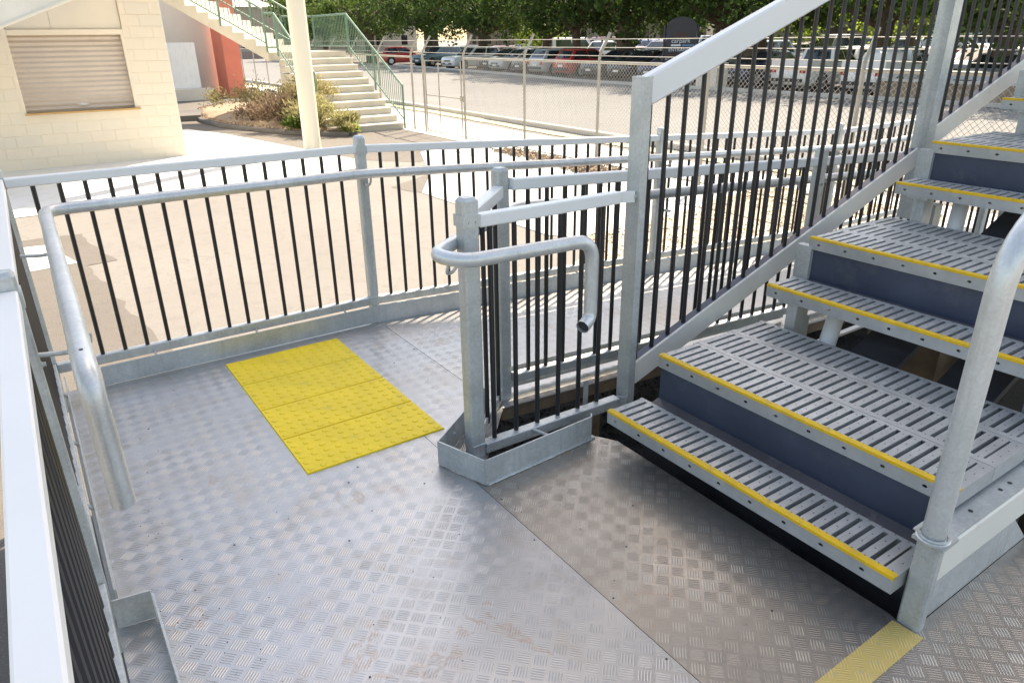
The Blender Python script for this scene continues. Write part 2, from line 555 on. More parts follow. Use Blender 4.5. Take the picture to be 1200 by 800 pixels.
M['rim'] = simple('alloy_rim', (.5, .5, .51), .3, .8, .1, 8, 60, .0)
M['trim'] = simple('black_trim', (.025, .025, .027), .5, 0, .2, 8, 60, .05)
M['lamp'] = simple('lamp_glass', (.72, .73, .74), .12, .2, .1, 20, 60, 0)
M['tail'] = simple('tail_glass', (.45, .02, .015), .15, 0, .1, 20, 60, 0)
M['plate'] = simple('number_plate', (.75, .74, .70), .5, 0, .05, 20, 60, 0)
M['plate_y'] = simple('number_plate_yellow', (.75, .70, .05), .5, 0, .05, 20, 60, 0)
M['sign'] = simple('dark_sign', (.012, .014, .028), .4, 0, .3, 3, 60, .02)
M['sign_white'] = simple('sign_lettering', (.62, .66, .72), .5, 0, .05, 8, 60, 0)
M['sign_blue'] = simple('sign_blue_band', (.10, .22, .38), .5, 0, .05, 8, 60, 0)
M['sign_red'] = simple('sign_dull_red', (.045, .020, .020), .5, 0, .1, 8, 60, 0)
M['stone'] = ground_mat('brown_wall', (.25, .18, .12), (.36, .27, .18), (.16, .11, .07), sc_=.6, bstr=.8, big=2)
M['far_wall'] = simple('far_cream_wall', (.62, .56, .46), .85, 0, .05, .3, 40, .05)
M['far_brick'] = simple('far_brick', (.42, .30, .24), .85, 0, .1, .4, 40, .05)
M['roof'] = simple('roof_sheet', (.34, .35, .36), .5, .4, .08, .6, 30, .1)
M['canvas'] = simple('white_canvas', (.78, .77, .74), .8, 0, .05, 1, 40, .05)
M['hi_vis'] = simple('orange_cloth', (.75, .24, .05), .8, 0, .1, 4, 40, .05)

G = -0.6                                    # outside ground level
SL, X0R, X1R = .0556, 1.54, 6.02            # ramp slope, start and end


def rz_(x):
    return 0.0 if x < X0R else -(min(x, X1R) - X0R) * SL


# ------------------------------------------------------------------ the setting: ground
def sheet(name, poly, z, mat, th=.0):
    mb = MB()
    mb.add([(x, y, z) for x, y in poly], [tuple(range(len(poly)))])
    return struct(name, mb, mat)


def wobble(poly, amp, step, seed=1):
    rnd = random.Random(seed)
    out = []
    n = len(poly)
    for i in range(n):
        a = Vector(poly[i]); b = Vector(poly[(i + 1) % n])
        L = (b - a).length
        k = max(1, int(L / step))
        for j in range(k):
            p = a + (b - a) * j / k
            out.append((p.x + rnd.uniform(-amp, amp), p.y + rnd.uniform(-amp, amp)))
    return out


sheet('ground', [(-400, -400), (500, -400), (500, 600), (-400, 600)], G, M['ground'])
# pavements and bitumen patches, each sheet a few millimetres up
sheet('bitumen_apron', wobble([(2.2, 14.6), (3.5, 14.9), (5.1, 15.2), (5.4, 13.2), (6.2, 12.2), (7.2, 13.0), (8.5, 14.2), (8.5, 17.6), (8.4, 40),
                               (3.0, 40)], .03, .5, 3), G + .004, M['bitumen'])
sheet('bitumen_patch', wobble([(-3, 9.95), (.45, 9.97), (.52, 8.95), (.62, 8.40), (.38, 8.36), (.44, 7.4), (.56, 6.2), (.75, 4.4), (.9, 2.5), (-3, 2.5)], .035, .16, 5), G + .004, M['bitumen'])
sheet('bitumen_wedge', wobble([(4.7, 10.3), (5.75, 10.95), (5.75, 9.72), (4.88, 9.6)], .03, .2, 6), G + .004, M['bitumen'])
sheet('concrete_apron', [(-6, 11.42), (1.8, 11.45), (5.0, 12.3), (5.45, 12.9), (5.06, 15.3), (4.4, 19.2), (3.9, 20.9), (2.86, 20.9), (2.84, 15.9), (-6, 15.9)], G + .008, M['concrete'])
sheet('white_pad', [(-.36, 9.63), (.04, 9.58), (.28, 8.55), (-.23, 8.47), (-.40, 8.55)], G + .008, M['concrete'])
sheet('concrete_path', [(4.9, 9.62), (5.72, 10.9), (6.8, 13.3), (8.2, 14.2), (8.2, 10.6), (9.9, 5.0), (9.9, 3.0), (8.0, 3.0), (7.0, 6.3), (5.2, 6.1), (4.9, 6.5)], G + .008, M['concrete'])
sheet('footpath', [(8.2, 10.62), (8.35, 20), (10.1, 46), (10.3, 90), (12.4, 90), (11.0, 46), (10.6, 20.5), (10.3, 15.5), (10.0, 5.0), (9.95, -6), (8.0, -6), (8.0, 3.0), (9.7, 3.0)], G + .012, M['concrete'])
sheet('grass_verge', wobble([(10.82, 46), (11.25, 46), (11.38, 21), (10.95, 15), (10.80, 11.5), (10.7, -6), (10.3, -6), (10.4, 11), (10.58, 15.5), (10.95, 20.5)], .06, .5, 8), G + .016, M['grass_dry'])
sheet('road', [(11.0, -30), (11.2, 12), (11.6, 22), (12.0, 60), (12.6, 140), (34, 140), (28.5, 60), (26, 38), (24.4, 30), (24.7, 12), (25.4, -30)], G + .004, M['road'])
sheet('car_park', [(25.5, -30), (24.8, 12), (24.5, 30), (26.1, 38), (28.6, 60), (34.1, 140), (140, 140), (140, -30)], G + .004, M['bitumen'])
kb = MB()
for (a, b) in (((11.05, -6), (11.2, 12)), ((11.2, 12), (11.6, 22)), ((11.6, 22), (12.0, 60))):
    kb.beam((a[0] - .08, a[1], G + .06), (b[0] - .08, b[1], G + .06), .16, .13, c=.02)
struct('kerb', kb, M['kerb'])
kb = MB()
for (a, b) in (((25.0, 2), (24.75, 12)), ((24.75, 12), (24.45, 30)), ((24.45, 30), (26.1, 38)), ((26.1, 38), (28.6, 60))):
    kb.beam((a[0], a[1], G + .06), (b[0], b[1], G + .06), .18, .14, c=.02)
struct('car_park_kerb', kb, M['kerb'])
mk = MB()
for i in range(14):
    y = 14 + i * 4.2
    x = 12.9 + (y - 12) * .012
    mk.add([(x, y, G + .012), (x + .09, y, G + .012), (x + .1, y + 1.4, G + .012), (x + .01, y + 1.4, G + .012)], [(0, 1, 2, 3)])
sheet('gravel_bed', wobble([(4.2, 5.0), (4.9, 5.9), (5.3, 6.25), (6.3, 6.22), (7.6, 6.5), (9.4, 6.9), (9.4, 4.2), (7.2, 4.1), (5.0, 4.1)], .08, .25, 9), G + .016, M['gravel'])
sheet('leaf_litter', wobble([(8.1, 12.6), (8.45, 12.6), (8.5, 9.0), (8.2, 8.9), (7.85, 9.4), (7.9, 10.1), (8.2, 10.7)], .10, .2, 10), G + .02, M['dirt'])
sheet('black_gravel_bed', [(.9, 1.2), (9, 1.2), (9, 3.62), (.9, 3.62)], G + .012, M['black_gravel'])

# loose stones and leaves on the beds
def scatter(name, poly, n, size, mat, z, seed, label):
    rnd = random.Random(seed)
    xs = [p[0] for p in poly]; ys = [p[1] for p in poly]
    mb = MB()
    def inside(x, y):
        c = False; j = len(poly) - 1
        for i in range(len(poly)):
            xi, yi = poly[i]; xj, yj = poly[j]
            if (yi > y) != (yj > y) and x < (xj - xi) * (y - yi) / (yj - yi) + xi: c = not c
            j = i
        return c
    k = 0
    while k < n:
        x = rnd.uniform(min(xs), max(xs)); y = rnd.uniform(min(ys), max(ys))
        if not inside(x, y): continue
        k += 1
        s_ = size * rnd.uniform(.5, 1.5); a = rnd.uniform(0, pi)
        pts = [(x + s_ * cos(a + t) * rnd.uniform(.6, 1), y + s_ * sin(a + t) * rnd.uniform(.6, 1), z) for t in (0, 2.1, 4.2)]
        mb.add(pts + [(x, y, z + s_ * rnd.uniform(.3, .8))], [(0, 1, 3), (1, 2, 3), (2, 0, 3)])
    o = struct(name, mb, mat, 'stuff', label, None)
    return o


scatter('gravel_stones', [(4.2, 5.0), (4.9, 5.9), (5.3, 6.25), (6.3, 6.22), (7.6, 6.5), (9.4, 6.9), (9.4, 4.2), (7.2, 4.1), (5.0, 4.1)], 4200, .020, M['gravel'], G + .016, 11, 'loose brown gravel beside the ramp')
scatter('fallen_leaves', [(8.0, 12.6), (8.5, 12.6), (8.6, 8.8), (8.1, 8.8), (7.7, 9.4), (7.9, 10.7)], 900, .04, M['dirt'], G + .02, 12, 'dry brown leaves against the wire fence')
scatter('gravel_chips', [(1.1, 2.2), (5, 2.2), (5, 3.6), (1.1, 3.6)], 6000, .014, M['black_gravel'], G + .012, 13, 'black gravel under the ramp edge')

# ------------------------------------------------------------------ deck and ramp
deck = struct('deck', MB().box(-.06, 1.70, -2.2, -2.1, -.16, -.02), M['galv'])
fr = MB()
fr.box(-.065, -.015, -2.2, 3.7, -.18, -.006)                # edge beams below the sheets
fr.box(-.01, 1.53, 3.66, 3.705, -.18, -.007)
fr.box(1.10, 1.70, 1.95, 1.99, -.17, -.006)
fr.box(1.735, 6.2, .55, .59, -.20, -.006)
fr.box(1.70, 1.74, .66, 1.94, -.2, -.007)
for y in (0.2, 1.1, 2.3, 3.1): fr.box(-.01, 1.10, y, y + .08, -.16, -.008)
for (x, y) in ((.1, .3), (.1, 3.4), (1.05, 1.85), (1.5, 3.5), (1.62, .3), (3.6, .3), (5.6, .3)): fr.box(x, x + .08, y, y + .08, G, -.16)
part('deck_frame', fr, M['galv'], deck)


def plate(name, poly, z0=-.006, z1=0.0, mat=None):
    mb = MB().prism(poly, z0, z1)
    return part(name, mb, mat or M['deck'], deck)


gap = .0011
plate('deck_plate', [(-.07, -2.2), (1.142 - gap, -2.2), (1.142 - gap, 3.715), (-.07, 3.715)])
plate('deck_plate', [(1.142 + gap, -2.2), (6.2, -2.2), (6.2, .632), (1.742, .632), (1.765, .70), (1.772, 1.86), (1.70, 1.985), (1.142 + gap, 1.985)], mat=M['deck_refl_dirt'])
plate('deck_plate', [(1.142 + gap, 1.99), (1.20, 1.99), (1.54 - gap, 2.36), (1.54 - gap, 3.715), (1.142 + gap, 3.715)])
part('seam_backing', MB().box(1.10, 1.18, -2.1, 3.7, -.012, -.0065), M['under'], deck)
part('seam_backing', MB().box(1.50, 1.58, 2.4, 3.6, -.02, -.0115), M['under'], deck)
# ramp plates
xs = [1.54, 3.0, 4.5, 6.02, 7.6]
for a, b in zip(xs[:-1], xs[1:]):
    a2, b2 = a + gap, b - gap
    za, zb = rz_(a2), rz_(b2)
    mb = MB().hexa([(a2, 2.37, za - .006), (b2, 2.37, zb - .006), (b2, 3.715, zb - .006), (a2, 3.715, za - .006)],
                   [(a2, 2.37, za), (b2, 2.37, zb), (b2, 3.715, zb), (a2, 3.715, za)])
    part('ramp_plate', mb, M['deck'], deck)
rb = MB()
rb.beam((1.55, 2.405, -.04), (6.02, 2.405, rz_(6.02) - .04), .05, .06)
rb.beam((1.55, 3.69, -.085), (6.02, 3.69, rz_(6.02) - .085), .05, .15)
rb.beam((6.02, 2.405, rz_(6.02) - .04), (7.6, 2.405, rz_(6.02) - .04), .05, .06)
rb.beam((6.02, 3.69, rz_(6.02) - .085), (7.6, 3.69, rz_(6.02) - .085), .05, .15)
for x in (2.1, 3.8, 5.6, 7.4):
    rb.box(x, x + .09, 2.44, 2.53, G, rz_(x) - .16); rb.box(x, x + .09, 3.6, 3.67, G, rz_(x) - .16)
part('ramp_bearer', rb, M['timber'], deck)
# painted yellow strip on the deck by the stair foot
ys = MB().prism([(.7, .590), (1.752, .597), (1.746, .682), (.7, .672)], .0006, .0022)
part('painted_strip', ys, M['deck_yellow'], deck, label='yellow painted strip on the deck at the stair foot')
sm = MB().tube([(0, 0, 0), (0, 0, .0010)], .0032, 8).mesh('deck_screw', M['trim'])
for (x, y) in ((1.125, .95), (1.125, 1.55), (1.125, 2.15), (1.16, 1.2), (1.16, 1.8), (.3, 2.1), (.62, 1.9), (.45, 1.35), (1.35, 1.35), (1.52, 1.5), (.75, 2.22), (.82, 2.30), (.98, 2.05), (1.36, 3.1), (1.525, 2.6), (1.525, 3.2), (.2, 3.1), (1.5, .9)):
    put('deck_screw', sm, deck, (x, y, .0003))
# the turned-down lip in front of the toe plate
part('deck_lip', MB().beam((1.165, 1.925, .004), (1.71, 1.955, .004), .05, .008), M['galv'], deck)

# ------------------------------------------------------------------ tactile pad
pad = thing('tactile_pad', 'bright yellow rubber tactile pad of four studded tiles on the deck', 'tactile pad', (.64, 2.36, 0))
tile = MB()
tw, th_ = .600, .302
tile.hexa([(0, 0, .0004), (tw, 0, .0004), (tw, th_, .0004), (0, th_, .0004)], [(.003, .003, .006), (tw - .003, .003, .006), (tw - .003, th_ - .003, .006), (.003, th_ - .003, .006)])
for i in range(12):
    for j in range(6):
        cx, cy = .025 + i * .05, .026 + j * .05
        ring = 8
        vs_ = []
        for (r, z) in ((.0145, .0058), (.0125, .0080), (.0075, .0090)):
            vs_ += [(cx + r * cos(2 * pi * k / ring), cy + r * sin(2 * pi * k / ring), z) for k in range(ring)]
        fs = []
        for q in range(2):
            for k in range(ring):
                fs.append((q * ring + k, q * ring + (k + 1) % ring, (q + 1) * ring + (k + 1) % ring, (q + 1) * ring + k))
        fs.append(tuple(2 * ring + k for k in range(ring)))
        tile.add(vs_, fs)
tme = tile.mesh('tile', M['tactile'])
for k in range(4): put('tile', tme, pad, (0, k * .306, 0))

rs = random.Random(5)
grit = MB()
for k in range(170):
    x = rs.uniform(0.02, 1.7); y = rs.uniform(.75, 1.88) if x > 1.1 else rs.uniform(.75, 3.6)
    if rs.random() < .5: x = .04 + abs(rs.gauss(0, .12))
    q = rs.uniform(.0009, .0026)
    grit.add([(x - q, y, .0004), (x + q, y - q, .0004), (x, y + q, .0004), (x, y, .0004 + q)], [(0, 1, 3), (1, 2, 3), (2, 0, 3)])
struct('deck_grit', grit, M['timber'], 'stuff', 'fine brown grit scattered over the deck plates')

# ------------------------------------------------------------------ balustrades
BR = .0098
def baluster_mesh(h, key={}):
    k = round(h, 3)
    if k not in key:
        key[k] = MB().tube([(0, 0, 0), (0, 0, h)], BR, 8).mesh('baluster', M['black'], True)
    return key[k]


def post_mb(x, y, z0, z1, sz=.05, sy=None):
    a = sz / 2; b_ = (sy or sz) / 2; c = .006
    mb = MB()
    ring = [(-a + c, -b_), (a - c, -b_), (a, -b_ + c), (a, b_ - c), (a - c, b_), (-a + c, b_), (-a, b_ - c), (-a, -b_ + c)]
    n = 8
    lv = [(z0, 1), (z1 - .012, 1), (z1, .72)]
    vs_ = []
    for z, k in lv: vs_ += [(x + p * k, y + q * k, z) for p, q in ring]
    fs = [tuple(range(n - 1, -1, -1)), tuple(range(2 * n, 3 * n))]
    for i in range(2):
        for k in range(n): fs.append((i * n + k, i * n + (k + 1) % n, (i + 1) * n + (k + 1) % n, (i + 1) * n + k))
    mb.add(vs_, fs)
    # clamp band where the top rail sits on the post
    return mb


def cap_band(x, y, z, sz):
    return MB().box(x - sz / 2 - .004, x + sz / 2 + .004, y - sz / 2 - .004, y + sz / 2 + .004, z - .028, z + .014)


def screw(mb, p, nrm, r=.004):
    p = Vector(p); nrm = Vector(nrm).normalized()
    mb.tube([p, p + nrm * .002], r, 8)


# --- outer balustrade: left side, corner, back edge and ramp edge
ob = thing('balustrade', 'long outer balustrade with black balusters and pipe handrail round the left and back deck edges', 'balustrade', (-.09, 3.74, 0))
LX = -.092
BY = 3.742
for (x, y) in ((LX, BY + .03), (LX, 1.98), (LX, .555), (LX, -.78)):
    part('post', post_mb(x, y, -.12, 1.045, .05), M['galv'], ob)
    part('post_collar', cap_band(x, y, .985, .05), M['galv'], ob)
for x in (1.545, 3.83, 6.02, 7.56):
    z = rz_(x)
    part('post', post_mb(x, BY, z - .15, z + 1.055, .052), M['galv'], ob)
    part('post_collar', cap_band(x, BY, z + .985, .052), M['galv'], ob)
# left rails
for (ya, yb) in ((BY, 2.01), (1.95, .585), (.525, -.75), (-.81, -2.0)):
    part('top_rail', MB().beam((LX, ya, .982), (LX, yb, .982), .044, .042, c=.004), M['white'], ob)
    part('bottom_rail', MB().beam((LX + .004, ya, .118), (LX + .004, yb, .118), .036, .042, c=.003), M['galv'], ob)
    n = int(round((ya - yb) / .1)) - 1
    for k in range(n):
        y = ya - .1 * (k + 1)
        if y < -1.6: continue
        put('baluster', baluster_mesh(.83), ob, (LX - ob.location.x, y - ob.location.y, .13))
# back rails
def back_span(xa, xb, nb, first=None):
    za, zb = rz_(xa), rz_(xb)
    part('top_rail', MB().beam((xa, BY, za + .985), (xb, BY, zb + .985), .044, .040, c=.004), M['white'], ob)
    part('bottom_rail', MB().beam((xa, BY, za + .118), (xb, BY, zb + .118), .042, .044, c=.003), M['galv'], ob)
    x = first if first else xa + .1
    while x < xb - .04:
        put('baluster', baluster_mesh(.85), ob, (x - ob.location.x, BY - ob.location.y, rz_(x) + .125))
        x += .0997
back_span(LX + .025, 1.52, 0, .028)
back_span(1.571, 3.80, 0, 1.66)
back_span(3.857, 5.99, 0, 3.94)
back_span(6.047, 7.53, 0, 6.13)
# toe plates
part('toe_plate', MB().beam((.10, 3.677, .052), (1.53, 3.677, .052), .006, .098), M['galv'], ob)
part('toe_plate', MB().beam((1.534, 3.677, .050), (6.0, 3.677, rz_(6.0) + .050), .006, .11), M['galv'], ob)
part('toe_plate', MB().beam((6.004, 3.677, rz_(6.02) + .050), (7.55, 3.677, rz_(6.02) + .050), .006, .11), M['galv'], ob)
part('toe_plate', MB().beam((-.052, 1.96, .052), (-.052, 3.66, .052), .006, .096), M['galv'], ob)
tp = MB()
tp.beam((.034, -1.9, .052), (.034, 1.885, .052), .006, .096)
tp.beam((.0305, 1.90, .052), (-.066, 1.915, .052), .006, .096)
part('toe_plate', tp, M['galv'], ob)
tb = MB()
for y in (3.45, 2.95, 2.45): tb.tube([(-.075, y, .11), (-.05, y, .07)], .006, 6)
for x in (.35, .85, 1.35): tb.tube([(x, 3.72, .11), (x, 3.68, .07)], .006, 6)
part('toe_bracket', tb, M['galv'], ob)
# pipe handrail with corner bend and a turned-down end
hz = .872
hp = bend([(.022, 1.665, hz - .335), (.018, 1.66, hz), (.046, 3.625, hz), (1.50, 3.625, hz), (6.02, 3.625, rz_(6.02) + hz - .01), (7.5, 3.625, rz_(6.02) + hz - .01)], .085, 8)
hr = part('handrail', MB().tube(hp, .0255, 18), M['galv_pipe'], ob, True)
part('joint_sleeve', MB().tube([(.0195, 1.664, hz - .095), (.022, 1.665, hz - .335)], .0262, 18), M['galv_pipe'], hr, True)
hd = MB()
hd.tube([(.02, 1.76, hz + .0245), (.02, 1.76, hz + .0265)], .0045, 10)
part('bolt_hole', hd, M['trim'], hr)
bk = []
for y in (3.05, 1.98): bk.append([(LX + .02, y, hz - .045), (.0, y, hz - .055), (.046, y, hz - .045), (.048, y, hz - .015)])
for x in (1.545, 3.83, 6.02): bk.append([(x, BY - .02, rz_(x) + hz - .07), (x, 3.66, rz_(x) + hz - .075), (x, 3.628, rz_(x) + hz - .05), (x, 3.626, rz_(x) + hz - .02)])
for p in bk: part('handrail_bracket', MB().tube(bend(p, .02, 3), .0065, 8), M['galv'], ob, True)

# --- inner balustrade: stair post to corner post, diagonal, then along the ramp
ib = thing('balustrade', 'short inner balustrade turning a corner between the landing and the ramp, with looped pipe handrail', 'balustrade', (1.24, 2.11, 0))
A = (1.245, 2.115); B = (1.61, 2.46); IY = 2.425
part('post', post_mb(A[0], A[1], -.1, 1.028, .062), M['galv'], ib)
part('post', post_mb(B[0], B[1], -.1, 1.045, .058), M['galv'], ib)
for x in (3.765, 5.95):
    part('post', post_mb(x, IY, rz_(x) - .15, rz_(x) + 1.06, .058), M['galv'], ib)
pc = cap_band(A[0], A[1], .955, .062)
screw(pc, (A[0] - .012, A[1] - .036, .945), (0, -1, 0)); screw(pc, (A[0] + .016, A[1] - .036, .945), (0, -1, 0))
part('post_collar', pc, M['galv'], ib)
part('top_rail', MB().beam((A[0] + .036, A[1] - .006, .942), (1.93, 2.102, .942), .044, .046, c=.004), M['white'], ib)
part('rail_end_bracket', MB().beam((1.93, 2.101, .942), (1.995, 2.072, .942), .012, .044), M['white'], ib)
d = (Vector(B) - Vector(A)).normalized()
a_ = Vector(A) + d * .04; b_ = Vector(B) - d * .038
part('top_rail', MB().beam((a_.x, a_.y, .952), (b_.x, b_.y, .952), .046, .05, c=.004), M['white'], ib)
part('bottom_rail', MB().beam((a_.x, a_.y, .035), (b_.x, b_.y, .035), .01, .05), M['galv'], ib)
for k in range(4):
    p = a_ + (b_ - a_) * ((k + .6) / 4.2)
    put('baluster', baluster_mesh(.905), ib, (p.x - ib.location.x, p.y - ib.location.y, .03))
part('bottom_rail', MB().beam((A[0] + .032, 2.10, .030), (1.965, 2.085, .030), .045, .045, c=.003), M['galv'], ib)
part('rail_end_bracket', MB().beam((1.965, 2.084, .030), (2.0, 2.055, .028), .010, .05), M['galv'], ib)
for x in (1.33, 1.436, 1.542, 1.649, 1.758, 1.864):
    put('baluster', baluster_mesh(.905), ib, (x - ib.location.x, 2.105 - ib.location.y, .03))
part('flat_stay', MB().box(1.83, 1.855, 2.15, 2.155, -.06, .14), M['galv'], ib)
# ramp part
for (xa, xb) in ((B[0] + .03, 3.735), (3.796, 5.92), (5.98, 7.5)):
    part('top_rail', MB().beam((xa, IY, rz_(xa) + .985), (xb, IY, rz_(xb) + .985), .044, .046, c=.004), M['white'], ib)
    part('bottom_rail', MB().beam((xa, IY, rz_(xa) + .11), (xb, IY, rz_(xb) + .11), .042, .045, c=.003), M['galv'], ib)
    part('toe_plate', MB().beam((xa, 2.50, rz_(xa) + .075), (xb, 2.50, rz_(xb) + .075), .006, .11), M['galv'], ib)
    x = xa + .085
    while x < xb - .04:
        put('baluster', baluster_mesh(.86), ib, (x - ib.location.x, IY - ib.location.y, rz_(x) + .118))
        x += .0997
# looped handrail round post A
z = .862
hp = bend([(5.9, 2.535, rz_(5.9) + z), (1.72, 2.535, z - .01), (1.075, 2.06, z), (1.125, 1.935, z), (1.632, 1.895, z), (1.632, 1.895, z - .30), (1.575, 1.87, z - .315)], .075, 9)
hr = part('handrail', MB().tube(hp, .0250, 18, caps=False), M['galv_pipe'], ib, True)
e0 = hp[-1]; e1 = (hp[-1] - hp[-2]).normalized()
part('pipe_end', MB().tube([e0 - e1 * .012, e0 - e1 * .011], .0225, 18), M['trim'], hr)
part('handrail_bracket', MB().tube(bend([(1.215, 2.11, .815), (1.13, 2.03, .80), (1.09, 2.0, .81), (1.095, 1.99, .845)], .02, 4), .006, 8), M['galv'], ib, True)
for x in (2.6, 3.765, 5.0):
    part('handrail_bracket', MB().tube(bend([(x, IY + .02, rz_(x) + z - .07), (x, 2.51, rz_(x) + z - .075), (x, 2.535, rz_(x) + z - .05), (x, 2.536, rz_(x) + z - .02)], .02, 3), .0065, 8), M['galv'], ib, True)
# folded toe plate round the corner
tp = MB()
th = .006
outl = [(1.50, 2.43), (1.086, 2.128), (1.160, 1.906), (1.690, 1.934), (1.707, 1.955)]
for p, q in zip(outl[:-1], outl[1:]):
    tp.beam((p[0], p[1], .056), (q[0], q[1], .056), th, .104)
part('toe_plate', tp, M['galv'], ib)
part('toe_bracket', MB().tube([(1.50, 2.095, .04), (1.50, 1.93, .075)], .007, 8), M['galv'], ib, True)
part('toe_bracket', MB().tube([(1.22, 2.23, .04), (1.20, 2.205, .07)], .007, 8), M['galv'], ib, True)

# ------------------------------------------------------------------ metal stair
st = thing('metal_stair', 'wide galvanised stair of slotted treads with yellow nosings rising to the right', 'stair', (1.70, 1.27, 0))
RUN, RISE = .915, .3425
YN, YF = .685, 1.85
NS = 4
tread_thk = .055


def plank_mesh(name, depth, front_holes, key={}):
    """slotted plank, local origin at the far front top corner; X depth, Y runs 0..-L"""
    L = YF - YN
    mb = MB()
    t = .004
    lipf, lipr = .027, .016
    pitch, slot = .0402, .0148
    n = int(L / pitch)
    y0 = 0.0
    n = 28
    mb.box(0, lipf, -L, 0, -t, 0)
    mb.box(depth - lipr, depth, -L, 0, -t, 0)
    mb.box(lipf, depth - lipr, -L, y0 - n * pitch, -t, 0)
    for k in range(n):
        ya = y0 - k * pitch - slot / 2
        yb = y0 - (k + 1) * pitch + slot / 2
        mb.box(lipf, depth - lipr, yb, ya, -t, 0)
        # turned-down slot edges give the plank its depth
        mb.box(lipf, depth - lipr, yb, yb + .002, -.044, -t)
        mb.box(lipf, depth - lipr, ya - .002, ya, -.044, -t)
    # end skirts and rear skirt
    mb.box(.004, depth, -L, -L + .003, -tread_thk, -t)
    mb.box(.004, depth, -.003, 0, -tread_thk, -t)
    mb.box(depth - .003, depth, -L + .003, -.003, -tread_thk, -t)
    # front face, with punched oval holes when it is a nose
    if not front_holes:
        mb.box(0, .003, -L, 0, -tread_thk, -t)
    else:
        hp_, hw, hh = .1285, .017, .010
        m_ = int(L / hp_)
        s0 = -.048
        y = 0.0
        zc = -.030
        mb.box(0, .003, -L, 0, zc + hh / 2, -t)
        mb.box(0, .003, -L, 0, -tread_thk, zc - hh / 2)
        for k in range(m_ + 1):
            yc = s0 - k * hp_
            if yc < -L + .02: break
            mb.box(0, .003, yc + hw / 2, y, zc - hh / 2, zc + hh / 2)
            # rounded ends of the slot
            for sgn in (-1, 1):
                ye = yc + sgn * hw / 2
                for zz in (-1, 1):
                    mb.add([(0, ye, zc + zz * hh / 2), (0, ye - sgn * .005, zc + zz * hh / 2), (0, ye, zc)], [(0, 1, 2)])
            y = yc - hw / 2
        mb.box(0, .003, -L, y, zc - hh / 2, zc + hh / 2)
    return mb.mesh(name, M['tread'])


pl_nose = plank_mesh('plank', .186, True)
pl_mid = plank_mesh('plank', .212, False)
pl_first = plank_mesh('plank', .212, True)
L = YF - YN
nos_me = MB().hexa([(-.0015, -L, -.009), (.0215, -L, .0008), (.0215, 0, .0008), (-.0015, 0, -.009)][0:4],
                   [(-.0015, -L, .0012), (.0215, -L, .0022), (.0215, 0, .0022), (-.0015, 0, .0012)]).mesh('nosing', M['yellow'])
for k in range(NS):
    for j in range(2):
        x = 1.70 + k * RUN + (0 if j == 0 else .268)
        z = (2 * k + j + 1) * RISE / 2
        t_ = bpy.data.objects.new('tread', (pl_nose if j == 0 else pl_first))
        col.objects.link(t_); t_.parent = st
        t_.location = (x - st.location.x, YF - st.location.y, z)
        put('nosing', nos_me, t_, (0, 0, 0))
        if j == 1:
            put('plank', pl_mid, t_, (.2145, 0, 0))
            put('plank', pl_mid, t_, (.429, 0, 0))
            # riser and the ledge in front of it
            rx = x + .012
            part('riser', MB().box(rx, rx + .006, YN + .005, YF - .004, z - RISE / 2 - .045, z - tread_thk - .001), M['riser'], st)
            part('riser_ledge', MB().hexa([(rx - .085, YN + .005, z - RISE / 2 - .052), (rx - .001, YN + .005, z - RISE / 2 - .030), (rx - .001, YF - .004, z - RISE / 2 - .030), (rx - .085, YF - .004, z - RISE / 2 - .052)],
                                      [(rx - .085, YN + .005, z - RISE / 2 - .048), (rx - .001, YN + .005, z - RISE / 2 - .026), (rx - .001, YF - .004, z - RISE / 2 - .026), (rx - .085, YF - .004, z - RISE / 2 - .048)]), M['rusty'], st)
# supports under the half steps
for k in range(1, NS):
    zt = k * RISE + RISE / 2 - tread_thk - .001
    zb_ = k * RISE - .08
    x = 1.70 + k * RUN
    for y in (1.74, .74):
        part('support_post', MB().beam((x + .085, y, zb_ - .3), (x + .085, y, zt - .012), .085, .05, up=(0, 1, 0)), M['galv'], st)
        part('support_plate', MB().box(x + .01, x + .17, y - .05, y + .05, zt - .011, zt), M['galv'], st)
    part('brace', MB().tube([(x + .20, 1.62, zt - .05), (x + .05, 1.56, zb_ + .02), (x - .15, 1.50, zb_ - .18)], .036, 14), M['white'], st, True)
    part('under_beam', MB().beam((x - .05, 1.38, zb_ - .05), (x + .80, 1.38, zb_ + .30), .20, .03, up=(-.37, 0, .93)), M['under'], st)
    part('under_beam', MB().beam((x - .05, 1.02, zb_ - .05), (x + .80, 1.02, zb_ + .30), .20, .03, up=(-.37, 0, .93)), M['under'], st)
# bearers and stringers
for k in range(NS):
    x = 1.70 + k * RUN
    zb_ = k * RISE
    part('bearer', MB().beam((x + .096, .654, zb_ + .203), (x + RUN + .05, .654, zb_ + .203), .058, .122, c=.008), M['cream'], st)
    part('bearer_flange', MB().box(x + .112, x + RUN + .03, .628, .715, zb_ + .2655, zb_ + .2705), M['galv'], st)
    fl = MB()
    for q in (.32, .5, .56, .72): fl.tube([(x + q, .662, zb_ + .2706), (x + q, .662, zb_ + .2716)], .007, 10)
    part('bolt_hole', fl, M['trim'], st)
    part('bearer', MB().box(x + .30, x + RUN + .05, 1.80, 1.845, zb_ + .14, zb_ + .262), M['galv'], st)
    if k: part('stringer_upright', MB().box(x + .26, x + .30, 1.83, 1.905, zb_ + .13, zb_ + .30), M['galv'], st)
part('skirt_plate', MB().hexa([(1.795, .634, .001), (2.45, .634, .001), (2.45, .640, .001), (1.795, .640, .001)], [(1.795, .634, .140), (2.30, .634, .140), (2.30, .640, .140), (1.795, .640, .140)]), M['galv'], st)
part('back_panel', MB().box(1.90, 1.93, .70, 1.84, -.30, .125), M['under'], st)
ub = MB()
